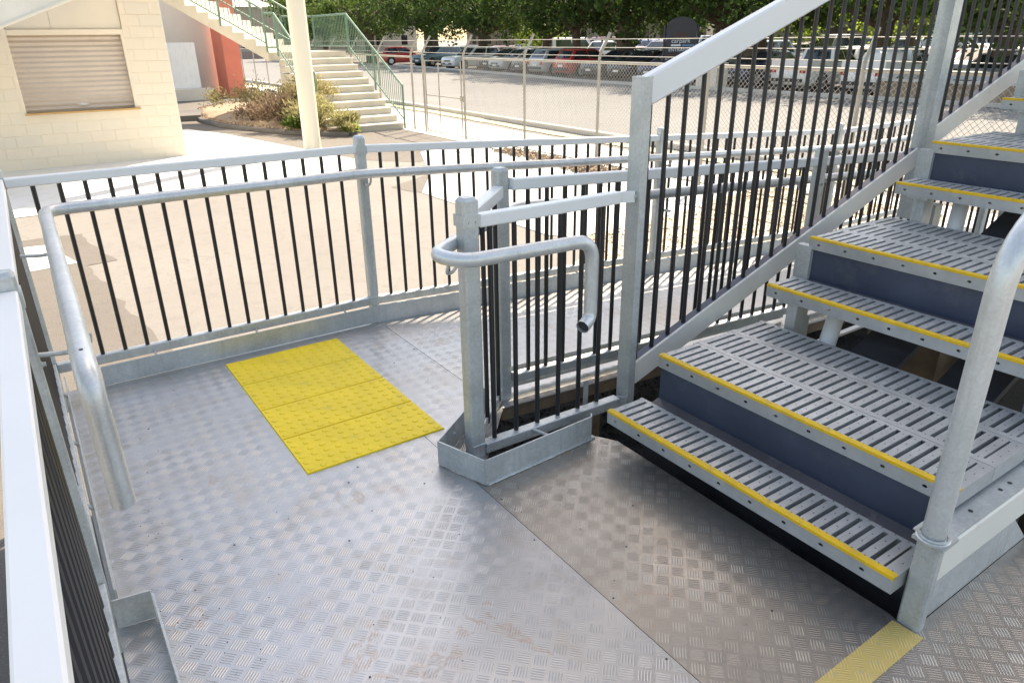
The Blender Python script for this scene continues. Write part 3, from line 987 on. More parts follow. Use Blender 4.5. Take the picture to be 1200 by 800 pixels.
ub.box(1.86, 1.90, .70, 1.93, -.45, -.25); ub.box(1.73, 5.0, 1.10, 1.2, -.28, -.1); ub.box(2.3, 2.5, .75, 1.8, -.55, -.35)
part('cross_beam', ub, M['under'], st)
cb = MB()
cb.beam((2.02, 1.975, .02), (5.2, 1.975, .02), .03, .014)
part('side_angle', cb, M['white'], st)
for (x, y) in ((2.2, 1.72), (2.2, .8), (2.7, 1.72), (2.7, .75), (3.7, 1.72), (3.7, .75), (4.6, 1.72), (4.6, .75)):
    part('leg', MB().box(x, x + .07, y, y + .07, G, (x - 1.7) * .37 + .0), M['galv'], st)
part('tread_bracket', MB().box(1.76, 1.775, .71, .76, .07, .115), M['galv'], st)
# things stored below the stand
for i, (x, y, wd, hh, mt_) in enumerate(((3.3, 1.55, .35, .26, 'timber'), (3.35, 1.0, .5, .24, 'bitumen'), (3.3, .75, .2, .3, 'bitumen'))):
    part('foundation_block', MB().box(x, x + .3, y - wd / 2, y + wd / 2, G, G + .55 + hh), M[mt_], st)

# near-side handrail post and pipe
hs = thing('stair_handrail', 'round galvanised handrail pipe on a square foot post beside the lowest step', 'handrail', (1.772, .65, 0))
part('foot_post', post_mb(1.776, .648, -.05, .288, .036, .062), M['galv'], hs)
part('top_plate', MB().box(1.752, 1.835, .608, .690, .282, .292), M['galv'], hs)
part('collar', MB().tube([(1.776, .648, .292), (1.776, .648, .300), (1.776, .648, .306)], [.041, .042, .032], 20), M['galv_pipe'], hs, True)
zt = 1.10
part('pipe', MB().tube(bend([(1.776, .648, .29), (1.776, .648, zt), (1.776 + .35, .648, zt + .13 + .02), (5.2, .648, zt + .15 + 3.07 * .374)], .13, 8), .0295, 22), M['galv_pipe'], hs, True)
part('bolt_hole', MB().tube([(1.80, .622, 1.155), (1.80, .617, 1.156)], .005, 10), M['trim'], hs)
part('pipe', MB().tube([(4.4, .648, 1.05), (4.4, .648, 2.08)], .0295, 16), M['galv_pipe'], hs, True)
bm_ = MB()
screw(bm_, (1.757, .650, .235), (-1, 0, 0), .006); screw(bm_, (1.757, .632, .04), (-1, 0, 0), .004)
part('bolt', bm_, M['galv'], hs)

# far-side stair balustrade
sb = thing('stair_balustrade', 'sloping stair balustrade with broad white top rail and black balusters on the far stair side', 'balustrade', (2.02, 2.08, 0))
part('post', MB().box(2.0, 2.036, 2.05, 2.125, -.12, 1.384), M['galv'], sb)
part('post_cap', MB().box(1.999, 2.037, 2.049, 2.126, 1.384, 1.389), M['galv'], sb)
SLP = .362
SY = 2.088


def srail(z0, x0=2.04): return lambda x: z0 + (x - x0) * SLP
top_c = srail(1.336)
bot_c = srail(.148)
part('top_rail', MB().beam((2.037, SY, top_c(2.037)), (5.6, SY, top_c(5.6)), .05, .108, c=.007), M['white'], sb)
part('bottom_rail', MB().beam((2.037, SY - .02, bot_c(2.037)), (4.115, SY - .02, bot_c(4.115)), .012, .098), M['cream'], sb)
part('bottom_rail', MB().beam((4.205, SY - .02, bot_c(4.205) + .05), (5.6, SY - .02, bot_c(5.6) + .05), .012, .098), M['cream'], sb)
bc = MB().beam((2.037, SY + .012, bot_c(2.037) + .02), (4.115, SY + .012, bot_c(4.115) + .02), .046, .04)
bc.beam((4.205, SY + .012, bot_c(4.205) + .07), (5.6, SY + .012, bot_c(5.6) + .07), .046, .04)
part('baluster_channel', bc, M['riser'], sb)
part('post', MB().box(4.12, 4.20, 2.04, 2.12, .55, 2.6), M['galv'], sb)
part('post', MB().box(5.55, 5.62, 2.05, 2.12, 1.1, 3.1), M['galv'], sb)
x = 2.078
bh = 1.10
while x < 5.5:
    if not 4.09 < x < 4.23:
        zb_ = bot_c(x) + (.07 if x > 4.2 else .02)
        put('baluster', MB_ST if False else baluster_mesh(top_c(x) - zb_ - .03 if False else 1.135), sb, (x - sb.location.x, SY + .012 - sb.location.y, zb_))
    x += .0985

def bolt_at(par, p, nrm, r=.009):
    p = Vector(p); nrm = Vector(nrm).normalized()
    b_ = MB().tube([p, p + nrm * .0025], r * 1.35, 12)
    b_.tube([p + nrm * .0025, p + nrm * .010], r, 6)
    part('bolt', b_, M['galv'], par)


for zz in (.942, .030): bolt_at(sb, (2.0, 2.066, zz), (-1, 0, 0))
bolt_at(ob, (LX + .025, 1.98, .80), (1, 0, 0), .006)
for (px_, py_) in ((1.545, BY - .026), (3.83, BY - .026)): bolt_at(ob, (px_, py_, rz_(px_) + .80), (0, -1, 0), .006)
bolt_at(ib, (3.765, IY - .029, rz_(3.765) + .86), (0, -1, 0), .006)


def weld(par, pts, r=.0035, seed=0):
    q = random.Random(seed)
    out = []
    for a, b in zip(pts[:-1], pts[1:]):
        a = Vector(a); b = Vector(b)
        n_ = max(2, int((b - a).length / .006))
        out += [a + (b - a) * k / n_ for k in range(n_)]
    out.append(Vector(pts[-1]))
    part('weld_bead', MB().tube(out, [r * q.uniform(.6, 1.35) for _ in out], 6), M['galv'], par, True)


for k, (x0, y0, z0) in enumerate(((1.545, BY, .06),)):
    weld(ob, [(x0 - .027, y0 - .027, z0 + .08), (x0 + .027, y0 - .027, z0 + .08)], .004, k)
a2 = .032
weld(ib, [(A[0] + a2, A[1] - a2 + .004, .008), (A[0] + a2, A[1] - a2 + .004, .052)], .004, 3)
weld(ib, [(A[0] - .03, A[1] - .033, .056), (A[0] + .03, A[1] - .033, .056)], .004, 4)
weld(hs, [(1.757, .616, .283), (1.757, .680, .283)], .004, 5)
weld(hs, [(1.776 + .036 * cos(t * pi / 8), .648 + .036 * sin(t * pi / 8), .3065) for t in range(17)], .004, 6)
weld(ib, [(1.160, 1.903, .006), (1.160, 1.903, .106)], .003, 7)
weld(deck, [(1.17, 1.899, .004), (1.45, 1.914, .004), (1.69, 1.928, .004)], .004, 8)

# ------------------------------------------------------------------ unseen roof added overhead to shade the deck
ROOF_Z = 7.0
rf = thing('unseen_shade_roof', 'unseen steel sheet roof on posts, added to shade the deck', 'roof', (10, -2, 0))
oy = ROOF_Z * cos(SUN_AZ) / math.tan(SUN_EL)
ox = ROOF_Z * sin(SUN_AZ) / math.tan(SUN_EL)
part('roof_sheet', MB().prism([(-.9 + ox, -1.2 + oy), (1.50 + ox, -1.2 + oy), (1.50 + ox, 3.68 + oy), (-.9 + ox, 3.76 + oy)], ROOF_Z, ROOF_Z + .12), M['roof'], rf)
part('roof_sheet', MB().prism([(1.502 + ox, -1.2 + oy), (20, -1.2 + oy), (20, 2.36 + oy), (1.502 + ox, 2.36 + oy)], ROOF_Z, ROOF_Z + .12), M['roof'], rf)  # gap before the next sheet placed to let a sun strip through
part('roof_sheet', MB().prism([(1.502 + ox, 2.47 + oy), (20, 2.47 + oy), (20, 3.30 + oy), (2.3 + ox, 3.36 + oy), (1.502 + ox, 3.66 + oy)], ROOF_Z, ROOF_Z + .12), M['roof'], rf)  # skewed edge shaped to leave a sunlit strip on the ramp
rbm = MB()
for y in (-.9 + oy, 1.0 + oy, 2.9 + oy): rbm.box(-.8 + ox, 19.8, y, y + .2, ROOF_Z - .35, ROOF_Z - .002)
part('roof_beam', rbm, M['roof'], rf)
for (x, y) in ((13.5, -.9 + oy), (19.4, -.9 + oy)):
    part('roof_post', MB().box(x, x + .25, y, y + .25, G, ROOF_Z - .36), M['galv'], rf)
#@@BACK
# ------------------------------------------------------------------ cream block building on the left
bd = thing('block_building', 'cream painted block building with a closed roller shutter at the left', 'building', (1.0, 15.9, G))
WY = 15.9
XR = 2.86
part('wall', MB().box(-6, .33, WY + .005, WY + .4, G, 6.0).box(2.15, XR - .012, WY + .005, WY + .4, G, 6.0)
     .box(.33, 2.15, WY + .005, WY + .4, G, .36).box(.33, 2.15, WY + .005, WY + .4, 1.66, 1.75)
     .box(.33, 2.15, WY + .06, WY + .4, 1.75, 6.0).box(-6, XR - .4, WY + .4, 21, 3.0, 6.0).box(XR - .4, XR - .012, WY + .4, 21.0, G, 6.0), M['mortar'], bd)
part('lintel', MB().box(.34, 2.145, WY - .004, WY + .05, 1.668, 1.752), M['block'], bd)
part('upper_panel', MB().box(.345, 1.02, WY + .040, WY + .058, 1.76, 4.0).box(1.026, 2.14, WY + .040, WY + .058, 1.76, 4.0), M['block_pale'], bd)
rnd = random.Random(3)
BW, BH, JT = .40, .20, .005
bkey = {}
z = G + .003
row = 0
while z < 2.75:
    x = XR - (0 if row % 2 == 0 else .2)
    if row % 2: spans = [(XR - .2, XR)]
    else: spans = []
    while x > -.75:
        spans.append((max(x - BW, -.95), x)); x -= BW
    for (a, b) in spans:
        pieces = [(a, b)]
        if z + BH > .37 and z < 1.655:
            pieces = []
            if a < .335: pieces.append((a, min(b, .335)))
            if b > 2.145: pieces.append((max(a, 2.145), b))
        elif z + BH > 1.655:
            pieces = []
            if a < .335: pieces.append((a, min(b, .335)))
            if b > 2.155: pieces.append((max(a, 2.155), b))
        for (p, q) in pieces:
            if q - p < .03: continue
            wdt = round(q - p - JT, 3)
            mt_ = rnd.choice(('block', 'block', 'block', 'block_warm', 'block_pale'))
            k = (wdt, mt_)
            if k not in bkey:
                c = .003
                bkey[k] = MB().hexa([(0, .02, 0), (wdt, .02, 0), (wdt, .02, BH - JT), (0, .02, BH - JT)],
                                    [(c, 0, c), (wdt - c, 0, c), (wdt - c, 0, BH - JT - c), (c, 0, BH - JT - c)]).mesh('brick', M[mt_])
            put('brick', bkey[k], bd, (p - bd.location.x, WY - bd.location.y + rnd.uniform(-.001, .001), z - bd.location.z))
    z += BH
    row += 1
part('wall_end', MB().box(XR - .010, XR, WY + .012, 21.0, G, 6.0), M['white_block'], bd)
sh = MB()
npf = 15
z0, z1 = .375, 1.665
vs_, fs = [], []
for i in range(npf * 6 + 1):
    zz = z0 + (z1 - z0) * i / (npf * 6)
    yy = WY + .13 + .012 * math.cos(i / 6 * 2 * pi)
    vs_ += [(.335, yy, zz), (2.14, yy, zz)]
for i in range(npf * 6): fs.append((2 * i, 2 * i + 1, 2 * i + 3, 2 * i + 2))
sh.add(vs_, fs)
shu = part('roller_shutter', sh, M['shutter'], bd, True)
part('shutter_lock', MB().box(1.17, 1.35, WY + .10, WY + .116, .475, .495).box(1.22, 1.30, WY + .085, WY + .10, .468, .505), M['lamp'], shu)
part('window_sill', MB().box(.30, 2.19, WY - .05, WY + .12, .345, .372), M['sill'], bd)
part('shutter_jamb', MB().box(2.105, 2.148, WY + .002, WY + .12, .374, 1.664), M['block'], bd)
# sloping concrete flight seen in the corner above the shutter
sf = MB()
sl = .39
def fz(x): return 1.745 + (x - .245) * sl
sf.add([(-1.8, 13.6, fz(-1.8)), (2.6, 13.6, fz(2.6)), (2.6, 15.2, fz(2.6)), (-1.8, 15.2, fz(-1.8)),
        (-1.8, 13.6, fz(-1.8) + .5), (2.6, 13.6, fz(2.6) + .5), (2.6, 15.2, fz(2.6) + .5), (-1.8, 15.2, fz(-1.8) + .5)],
       [(0, 3, 2, 1), (4, 5, 6, 7), (0, 1, 5, 4), (1, 2, 6, 5), (2, 3, 7, 6), (3, 0, 4, 7)])
fl_ = thing('sloping_flight', 'white sloping concrete stair soffit crossing above the roller shutter', 'stair', (.4, 14.4, fz(.4)))
part('flight_slab', sf, M['tread_white'], fl_)
part('soffit_drip', MB().beam((-1.8, 13.585, fz(-1.8) + .012), (2.6, 13.585, fz(2.6) + .012), .02, .03), M['render_grey'], fl_)
part('guard_panel', MB().beam((-1.8, 13.62, fz(-1.8) + .85), (2.6, 13.62, fz(2.6) + .85), .03, .6), M['render_grey'], fl_)

# ------------------------------------------------------------------ round roof column
pm = MB()
pm.tube([(5.18, 15.06, G), (5.18, 15.06, 7.2)], .178, 32)
pc_ = thing('roof_column', 'tall round cream column standing on the white concrete', 'column', (5.18, 15.06, G))
part('shaft', pm, M['pole'], pc_, True)
part('base_ring', MB().tube([(5.18, 15.06, G + .008), (5.18, 15.06, G + .03)], .20, 24), M['pole'], pc_, True)

# ------------------------------------------------------------------ concrete stair with green rails
cs = thing('concrete_stair', 'pale concrete stair with landing and green steel railings', 'stair', (7.0, 20.0, G))
RS, NSTEP = .1664, 11
zl = G + RS * NSTEP
GO = .325
for i in range(NSTEP - 1):
    y0 = 17.2 + i * GO
    zt = G + RS * (i + 1)
    part('step', MB().box(6.45, 8.35, y0, 20.65, zt - RS + .001, zt - .028), M['conc_stair'], cs)
    part('tread', MB().box(6.44, 8.36, y0 - .018, y0 + GO + .02, zt - .026, zt), M['tread_white'], cs)
S0 = Vector((6.18, 20.6)); ph = R_(40)
ud = Vector((-cos(ph), sin(ph))); wd_ = Vector((sin(ph), cos(ph))); W1 = 1.9
e1 = S0 + wd_ * W1
part('landing', MB().prism([(S0.x, S0.y), (8.36, 20.6), (8.36, 23.2), (e1.x, e1.y)], zl - .2, zl - .002), M['conc_stair'], cs)
n1 = 12
for i in range(n1):
    a = S0 + ud * .30 * i; b = S0 + ud * .30 * (i + 1)
    zt = zl + .1664 * (i + 1)
    zs = zt - .36
    pl = [(a.x, a.y), (b.x, b.y), (b.x + wd_.x * W1, b.y + wd_.y * W1), (a.x + wd_.x * W1, a.y + wd_.y * W1)]
    bot = [(a.x, a.y, zs - .02), (b.x, b.y, zs + .1464), (pl[2][0], pl[2][1], zs + .1464), (pl[3][0], pl[3][1], zs - .02)]
    part('step', MB().hexa(bot, [(p[0], p[1], zt - .002) for p in pl]), M['conc_stair'], cs)
    o_ = ud * -.006
    part('riser', MB().hexa([(a.x + o_.x, a.y + o_.y, zt - .164), (a.x, a.y, zt - .164), (pl[3][0], pl[3][1], zt - .164), (pl[3][0] + o_.x, pl[3][1] + o_.y, zt - .164)],
                            [(a.x + o_.x, a.y + o_.y, zt - .003), (a.x, a.y, zt - .003), (pl[3][0], pl[3][1], zt - .003), (pl[3][0] + o_.x, pl[3][1] + o_.y, zt - .003)]), M['tread_white'], cs)


def green_rail(p0, p1, h=.95, posts=(0, 1), low=.13, lean=True, sp=.115):
    p0 = Vector(p0); p1 = Vector(p1)
    rt = MB().tube([p0 + Vector((0, 0, h)), p1 + Vector((0, 0, h))], .026, 8)
    part('top_rail', rt, M['green'], cs, True)
    part('bottom_rail', MB().tube([p0 + Vector((0, 0, low)), p1 + Vector((0, 0, low))], .02, 8), M['green'], cs, True)
    for t in posts:
        p = p0 + (p1 - p0) * t
        part('post', MB().tube([p + Vector((0, 0, -.1)), p + Vector((0, 0, h))], .028, 8), M['green'], cs, True)
    L = (Vector((p1.x, p1.y)) - Vector((p0.x, p0.y))).length
    n = int(L / sp)
    me = MB().tube([(0, 0, 0), (0, 0, h - low)], .0085, 5).mesh('baluster', M['green'])
    for k in range(1, n):
        p = p0 + (p1 - p0) * (k / n)
        put('baluster', me, cs, (p.x - cs.location.x, p.y - cs.location.y, p.z + low - cs.location.z))


ytop = 17.2 + (NSTEP - 1) * GO
green_rail((8.40, 17.22, G + .10), (8.40, ytop, zl), posts=(0, .5, 1))
green_rail((6.40, 17.9, G + .45), (6.40, ytop, zl), posts=(0, 1))
green_rail((8.40, ytop, zl), (8.40, 23.1, zl), posts=(1,))
green_rail((7.45, 23.1, zl), (8.38, 23.15, zl), posts=(0,))
nr = S0 - wd_ * .03
green_rail((nr.x, nr.y, zl + .10), (nr.x + ud.x * 3.6, nr.y + ud.y * 3.6, zl + .1 + 12 * .1664), posts=(0, .33, .66))
fr_ = e1 + wd_ * .03
green_rail((fr_.x, fr_.y, zl + .10), (fr_.x + ud.x * 3.6, fr_.y + ud.y * 3.6, zl + .1 + 12 * .1664), posts=(0, .33, .66))
green_rail((nr.x, nr.y, zl), (6.40, ytop, zl), posts=())

# ------------------------------------------------------------------ wall, pier and blocks behind the stair
single('rear_wall', MB().box(2.9, 8.05, 33.4, 33.8, G, 7.0), M['render_grey'], 'plain grey rendered wall in shade behind the concrete stair', 'wall')
single('red_pier', MB().box(7.72, 8.36, 31.6, 33.2, G, 6.0), M['red'], 'red painted pier under the concrete stair', 'pier')
wb = thing('white_block_wall', 'low white painted block wall in front of the grey wall', 'wall', (6.0, 31.9, G))
part('wall', MB().box(4.8, 6.74, 31.912, 32.1, G, 1.49), M['white_block'], wb)
for r_ in range(10):
    for c_ in range(5):
        xa = 4.8 + c_ * .4 + (.2 if r_ % 2 else 0)
        xb = min(xa + .393, 6.74)
        if xb - xa < .05: continue
        part('brick', MB().box(xa, xb, 31.9, 31.914, G + r_ * .208 + .006, G + (r_ + 1) * .208), M['white_block'], wb)
single('low_plinth', MB().prism([(5.6, 31.2), (7.05, 31.2), (7.05, 31.88), (5.6, 31.88)], G, G + .42), M['block_pale'], 'low cream plinth at the foot of the white block wall', 'plinth')
single('cream_plinth', MB().box(8.45, 8.95, 31.7, 32.4, G, G + .35), M['block_pale'], 'small cream plinth right of the red pier', 'plinth')

# ------------------------------------------------------------------ planting bed
bed_o = [(4.85, 24.5), (4.62, 22.5), (4.72, 20.8), (5.15, 19.4), (5.65, 18.1), (6.15, 17.15), (6.7, 16.75), (6.9, 16.9), (6.42, 17.3), (6.42, 20.4), (6.1, 22), (7.3, 25), (7.6, 28), (6.4, 28), (5.4, 26.5)]
cx = sum(p[0] for p in bed_o) / len(bed_o); cy = sum(p[1] for p in bed_o) / len(bed_o)
mbd = MB()
rings = [(1.0, .05), (.93, .10), (.75, .20), (.45, .30), (.15, .34)]
n = len(bed_o)
rnd = random.Random(8)
for k, (s_, h) in enumerate(rings):
    mbd.v += [(cx + (x - cx) * s_ + rnd.uniform(-.04, .04) * (k > 0), cy + (y - cy) * s_, G + h + rnd.uniform(-.02, .02) * (k > 0)) for x, y in bed_o]
for k in range(len(rings) - 1):
    for i in range(n): mbd.f.append((k * n + i, k * n + (i + 1) % n, (k + 1) * n + (i + 1) % n, (k + 1) * n + i))
mbd.f.append(tuple((len(rings) - 1) * n + i for i in range(n)))
struct('planting_bed', mbd, M['dirt'])
scatter('bark_mulch', [(x * .97 + cx * .03, y * .97 + cy * .03) for x, y in bed_o], 3500, .05, M['dirt'], G + .12, 21, 'dry bark mulch in the planting bed')
ke = MB()
for i in range(0, 9):
    a, b = bed_o[i], bed_o[i + 1]
    ke.beam((a[0], a[1], G + .05), (b[0], b[1], G + .05), .14, .11, c=.02)
struct('bed_kerb', ke, M['bitumen_dark'])
single('path_step', MB().prism([(2.87, 23.2), (4.7, 23.0), (5.2, 25.0), (2.87, 25.6)], G + .004, G + .16), M['bitumen_dark'], 'raised dark bitumen step behind the planting bed', 'step')


def shrub(x, y, z, r, h, mat, n, seed, label):
    rnd = random.Random(seed)
    mb = MB()
    lob = [(rnd.gauss(0, r * .45), rnd.gauss(0, r * .45), h * rnd.uniform(.3, .75), rnd.uniform(.22, .42) * r) for q in range(9)]
    for k in range(n * 2):
        lx, ly, lz, lr = rnd.choice(lob)
        p0 = Vector((x + lx, y + ly, z + lz)) + Vector((rnd.gauss(0, 1), rnd.gauss(0, 1), rnd.gauss(0, .8))) * lr * .6
        p0.z = max(p0.z, z + .01)
        d = (p0 - Vector((x, y, z - h * .2))).normalized() + Vector((rnd.gauss(0, .5), rnd.gauss(0, .5), rnd.gauss(.1, .4)))
        d.normalize()
        p1 = p0 + d * rnd.uniform(.05, .13)
        sd = d.cross(Vector((rnd.gauss(0, 1), rnd.gauss(0, 1), rnd.gauss(0, 1)))).normalized() * rnd.uniform(.008, .02)
        mb.add([p0 - sd * .4, p0 + sd * .4, (p0 + p1) / 2 + sd, p1, (p0 + p1) / 2 - sd], [(0, 1, 2, 3, 4)])
    t = thing('shrub', label, 'shrub', (x, y, z), 'shrubs in the planting bed')
    stm = MB()
    for k in range(7):
        a = rnd.uniform(0, 2 * pi)
        stm.tube([(x, y, z - .02), (x + cos(a) * r * .2, y + sin(a) * r * .2, z + h * .3), (x + cos(a) * r * .45, y + sin(a) * r * .45, z + h * .65)], [.02, .014, .006], 5)
    part('stem', stm, M['bark'], t)
    part('foliage', mb, mat, t)


shrub(5.75, 18.75, G + .13, .75, .80, M['leaf_brown'], 1500, 1, 'brown half dead shrub just left of the round column')
shrub(6.05, 20.6, G + .2, .85, .95, M['leaf_dry'], 1500, 2, 'tall straw coloured shrub at the back of the bed beside the column')
shrub(6.30, 17.75, G + .13, .62, .80, M['leaf_olive'], 1700, 3, 'olive green shrub just right of the round column')
shrub(6.42, 18.9, G + .18, .70, 1.25, M['leaf_dry'], 1500, 4, 'upright dry shrub against the lower concrete steps')
shrub(6.72, 17.05, G + .08, .36, .45, M['leaf_olive'], 900, 5, 'small low shrub at the right tip of the bed')
shrub(5.35, 20.0, G + .15, .40, .5, M['leaf_brown'], 700, 6, 'small dark brown shrub on the mulch')
shrub(5.95, 17.95, G + .10, .35, .4, M['leaf2'], 700, 7, 'small green shrub in front of the brown one')
shrub(6.78, 16.86, G + .05, .20, .24, M['leaf3'], 500, 8, 'tiny bright green tuft by the lowest concrete step')

# ------------------------------------------------------------------ chain-link fence and gate
FX = 8.5
FT = 1.12
cf = thing('chain_link_fence', 'chain link fence with cranked barbed wire posts along the footpath', 'fence', (FX, 9, G))


def fx_at(y): return FX if y < 17 else FX + (y - 17) * .118


def fpost(y, arm=True, par=cf):
    x = fx_at(y)
    part('post', MB().tube([(x, y, G), (x, y, FT + .03)], .026, 10), M['fence'], par, True)
    if arm:
        part('barbed_wire_arm', MB().tube(bend([(x, y, FT - .05), (x, y, FT + .10), (x + .26, y + .05, FT + .46)], .08, 4), .024, 8), M['fence'], par, True)


py = [3.0, 5.1, 7.45, 9.85, 12.05, 14.35]
for y in py: fpost(y)
pyl = [16.85, 19.4, 22.0, 24.6, 27.4, 30.2, 33.2, 36.5, 40.0, 44]
for y in pyl: fpost(y)
part('top_rail', MB().tube([(FX, 2.0, FT), (FX, 14.35, FT)], .022, 8), M['fence'], cf, True)
part('top_rail', MB().tube([(fx_at(16.85), 16.85, FT), (fx_at(44), 44, FT)], .022, 8), M['fence'], cf, True)
part('bottom_rail', MB().tube([(FX, 2.0, G + .06), (FX, 14.35, G + .06)], .012, 6), M['fence'], cf, True)
part('bottom_rail', MB().tube([(fx_at(16.85), 16.85, G + .06), (fx_at(44), 44, G + .06)], .012, 6), M['fence'], cf, True)
for k in range(3):
    o_ = .10 + .13 * k
    x_ = .04 + o_ * .55
    part('barbed_wire', MB().tube([(FX + x_, 2.0, FT + o_), (FX + x_, 14.35, FT + o_ + .0), (fx_at(16.85) + x_, 16.85, FT + o_), (fx_at(44) + x_, 44, FT + o_)], .0055, 5), M['wire'], cf)


def mesh_panel(ya, yb, zb, zt, x=FX, p=.072, r=.0026):
    mb = MB()
    Hh = zt - zb
    rq = r
    def strip(y0, z0, y1, z1):
        d = Vector((0, y1 - y0, z1 - z0)).normalized()
        n = Vector((0, -d.z, d.y)) * rq
        o_ = Vector((rq, 0, 0))
        a = Vector((x, y0, z0)); b = Vector((x, y1, z1))
        pts = []
        for q in (a, b): pts += [q + n, q - n * .5 + o_, q - n * .5 - o_]
        mb.add(pts, [(0, 1, 4, 3), (1, 2, 5, 4), (2, 0, 3, 5)])
    k = ya - Hh
    while k < yb:
        y0, z0, y1, z1 = k, zb, k + Hh, zt
        if y0 < ya: z0 += ya - y0; y0 = ya
        if y1 > yb: z1 -= y1 - yb; y1 = yb
        if y1 - y0 > .01:
            strip(y0, z0, y1, z1)
        k += p
    k = ya
    while k < yb + Hh:
        y0, z0, y1, z1 = k, zb, k - Hh, zt
        if y0 > yb: z0 += y0 - yb; y0 = yb
        if y1 < ya: z1 -= ya - y1; y1 = ya
        if y0 - y1 > .01:
            strip(y0, z0, y1, z1)
        k += p
    return mb


for a, b in zip(py[:-1], py[1:]):
    o = part('wire_mesh', mesh_panel(a, b, G + .06, FT), M['wire'], cf)
    o['kind'] = 'stuff'
# gate
gt = thing('fence_gate', 'narrow pipe framed gate in the chain link fence beside the concrete steps', 'gate', (FX, 15.4, G))
fpost(16.25, True, gt)
gf = MB()
gf.tube([(FX, 16.15, G + .06), (FX, 16.15, FT - .07), (FX, 14.48, FT - .07), (FX, 14.48, G + .06), (FX, 16.15, G + .06)], .018, 8)
part('gate_frame', gf, M['fence'], gt, True)
part('gate_rail', MB().tube([(FX, 16.15, .28), (FX, 14.48, .28)], .012, 6), M['fence'], gt, True)
part('gate_upright', MB().tube([(FX, 15.5, G + .06), (FX, 15.5, FT - .1)], .014, 6), M['fence'], gt, True)
part('latch', MB().box(FX - .03, FX + .02, 14.40, 14.50, .22, .34), M['fence'], gt)

# ------------------------------------------------------------------ car park sign
sg = thing('car_park_sign', 'dark arched car park sign board on two posts under the trees', 'sign', (25.6, 24.2, G))
right_ = Vector((cos(R_(46)), -sin(R_(46)), 0)); toward = Vector((-sin(R_(46)), -cos(R_(46)), 0))
sc_ = Vector((25.6, 24.2, 0))


def sgp(u, v, d=0.0):
    p = sc_ + right_ * u + toward * d
    return (p.x, p.y, v)


zb0, zb1 = .78, 2.2
outl = [(-.66, zb0), (.66, zb0), (.66, 1.85)]
for k in range(1, 8):
    t = k / 8
    outl.append((.66 * cos(t * pi), 1.85 + .42 * sin(t * pi)))
outl.append((-.66, 1.85))
n = len(outl)
mb = MB()
mb.add([sgp(u, v, .04) for u, v in outl] + [sgp(u, v, -.04) for u, v in outl],
       [tuple(range(n)), tuple(range(2 * n - 1, n - 1, -1))] + [((i + 1) % n, i, n + i, n + (i + 1) % n) for i in range(n)])
part('board', mb, M['sign'], sg)
for u in (-.72, .72):
    pst = MB(); pst.tube([sgp(u, G), sgp(u, 1.95)], .055, 10); part('post', pst, M['sign'], sg, True)
part('plinth_panel', MB().add([sgp(-.70, zb0 - .16, .03), sgp(.85, zb0 - .16, .03), sgp(.85, zb0 - .02, .03), sgp(-.70, zb0 - .02, .03), sgp(-.70, zb0 - .16, -.03), sgp(.85, zb0 - .16, -.03), sgp(.85, zb0 - .02, -.03), sgp(-.70, zb0 - .02, -.03)],
                              [(0, 1, 2, 3), (7, 6, 5, 4), (0, 4, 5, 1), (1, 5, 6, 2), (2, 6, 7, 3), (3, 7, 4, 0)]), M['sign_red'], sg)


def panel(u0, u1, v0, v1, mat, name, d=.043):
    part(name, MB().add([sgp(u0, v0, d), sgp(u1, v0, d), sgp(u1, v1, d), sgp(u0, v1, d)], [(0, 1, 2, 3)]), mat, sg)


panel(-.42, .0, 1.07, 1.15, M['sign_white'], 'white_bar')
panel(.06, .58, 1.06, 1.14, M['sign_blue'], 'blue_bar')
panel(-.34, .34, 1.44, 1.66, M['sign_red'], 'red_emblem')


def lettering(txt, u, v, size, mat, name):
    cu = bpy.data.curves.new(name, 'FONT')
    cu.body = txt
    cu.size = size
    cu.align_x = 'CENTER'
    cu.extrude = .002
    tmp = bpy.data.objects.new(name, cu)
    col.objects.link(tmp)
    dg = bpy.context.evaluated_depsgraph_get()
    me = bpy.data.meshes.new_from_object(tmp.evaluated_get(dg))
    bpy.data.objects.remove(tmp)
    me.materials.clear(); me.materials.append(mat)
    mw = Matrix((right_, Vector((0, 0, 1)), toward)).transposed().to_4x4()
    me.transform(mw)
    o = put(name, me, sg)
    p = Vector(sgp(u, v, .045)) - sg.location
    o.location = p
    return o


lettering('carpark', 0, 1.21, .27, M['sign_white'], 'lettering')
lettering('ENTRANCE', 0, .86, .20, M['sign_white'], 'lettering')

# ------------------------------------------------------------------ low wall along the far kerb
lw = thing('low_wall', 'low brown retaining wall edging the car park across the road', 'wall', (24.9, 12, G))
part('wall', MB().box(24.85, 25.1, 3, 14.4, G, G + .62), M['stone'], lw)
part('coping', MB().box(24.80, 25.15, 3, 14.42, G + .62, G + .70), M['kerb'], lw)
single('cream_cabinet', MB().box(24.9, 25.6, 21.4, 22.5, G, G + 1.05), M['block_pale'], 'cream service cabinet at the far kerb', 'cabinet')

# ------------------------------------------------------------------ cars
def bil(P, u, v):
    a, b, c, d = [Vector(p) for p in P]
    return (a * (1 - u) + b * u) * (1 - v) + (d * (1 - u) + c * u) * v


def quad_panel(P, u0, u1, v0, v1, off):
    a, b, c, d = [Vector(p) for p in P]
    n = (b - a).cross(d - a).normalized() * off
    q = [bil(P, u0, v0) + n, bil(P, u1, v0) + n, bil(P, u1, v1) + n, bil(P, u0, v1) + n]
    m_ = n * (-.9)
    return MB().add(q + [p + m_ for p in q], [(0, 1, 2, 3), (0, 4, 5, 1), (1, 5, 6, 2), (2, 6, 7, 3), (3, 7, 4, 0)])


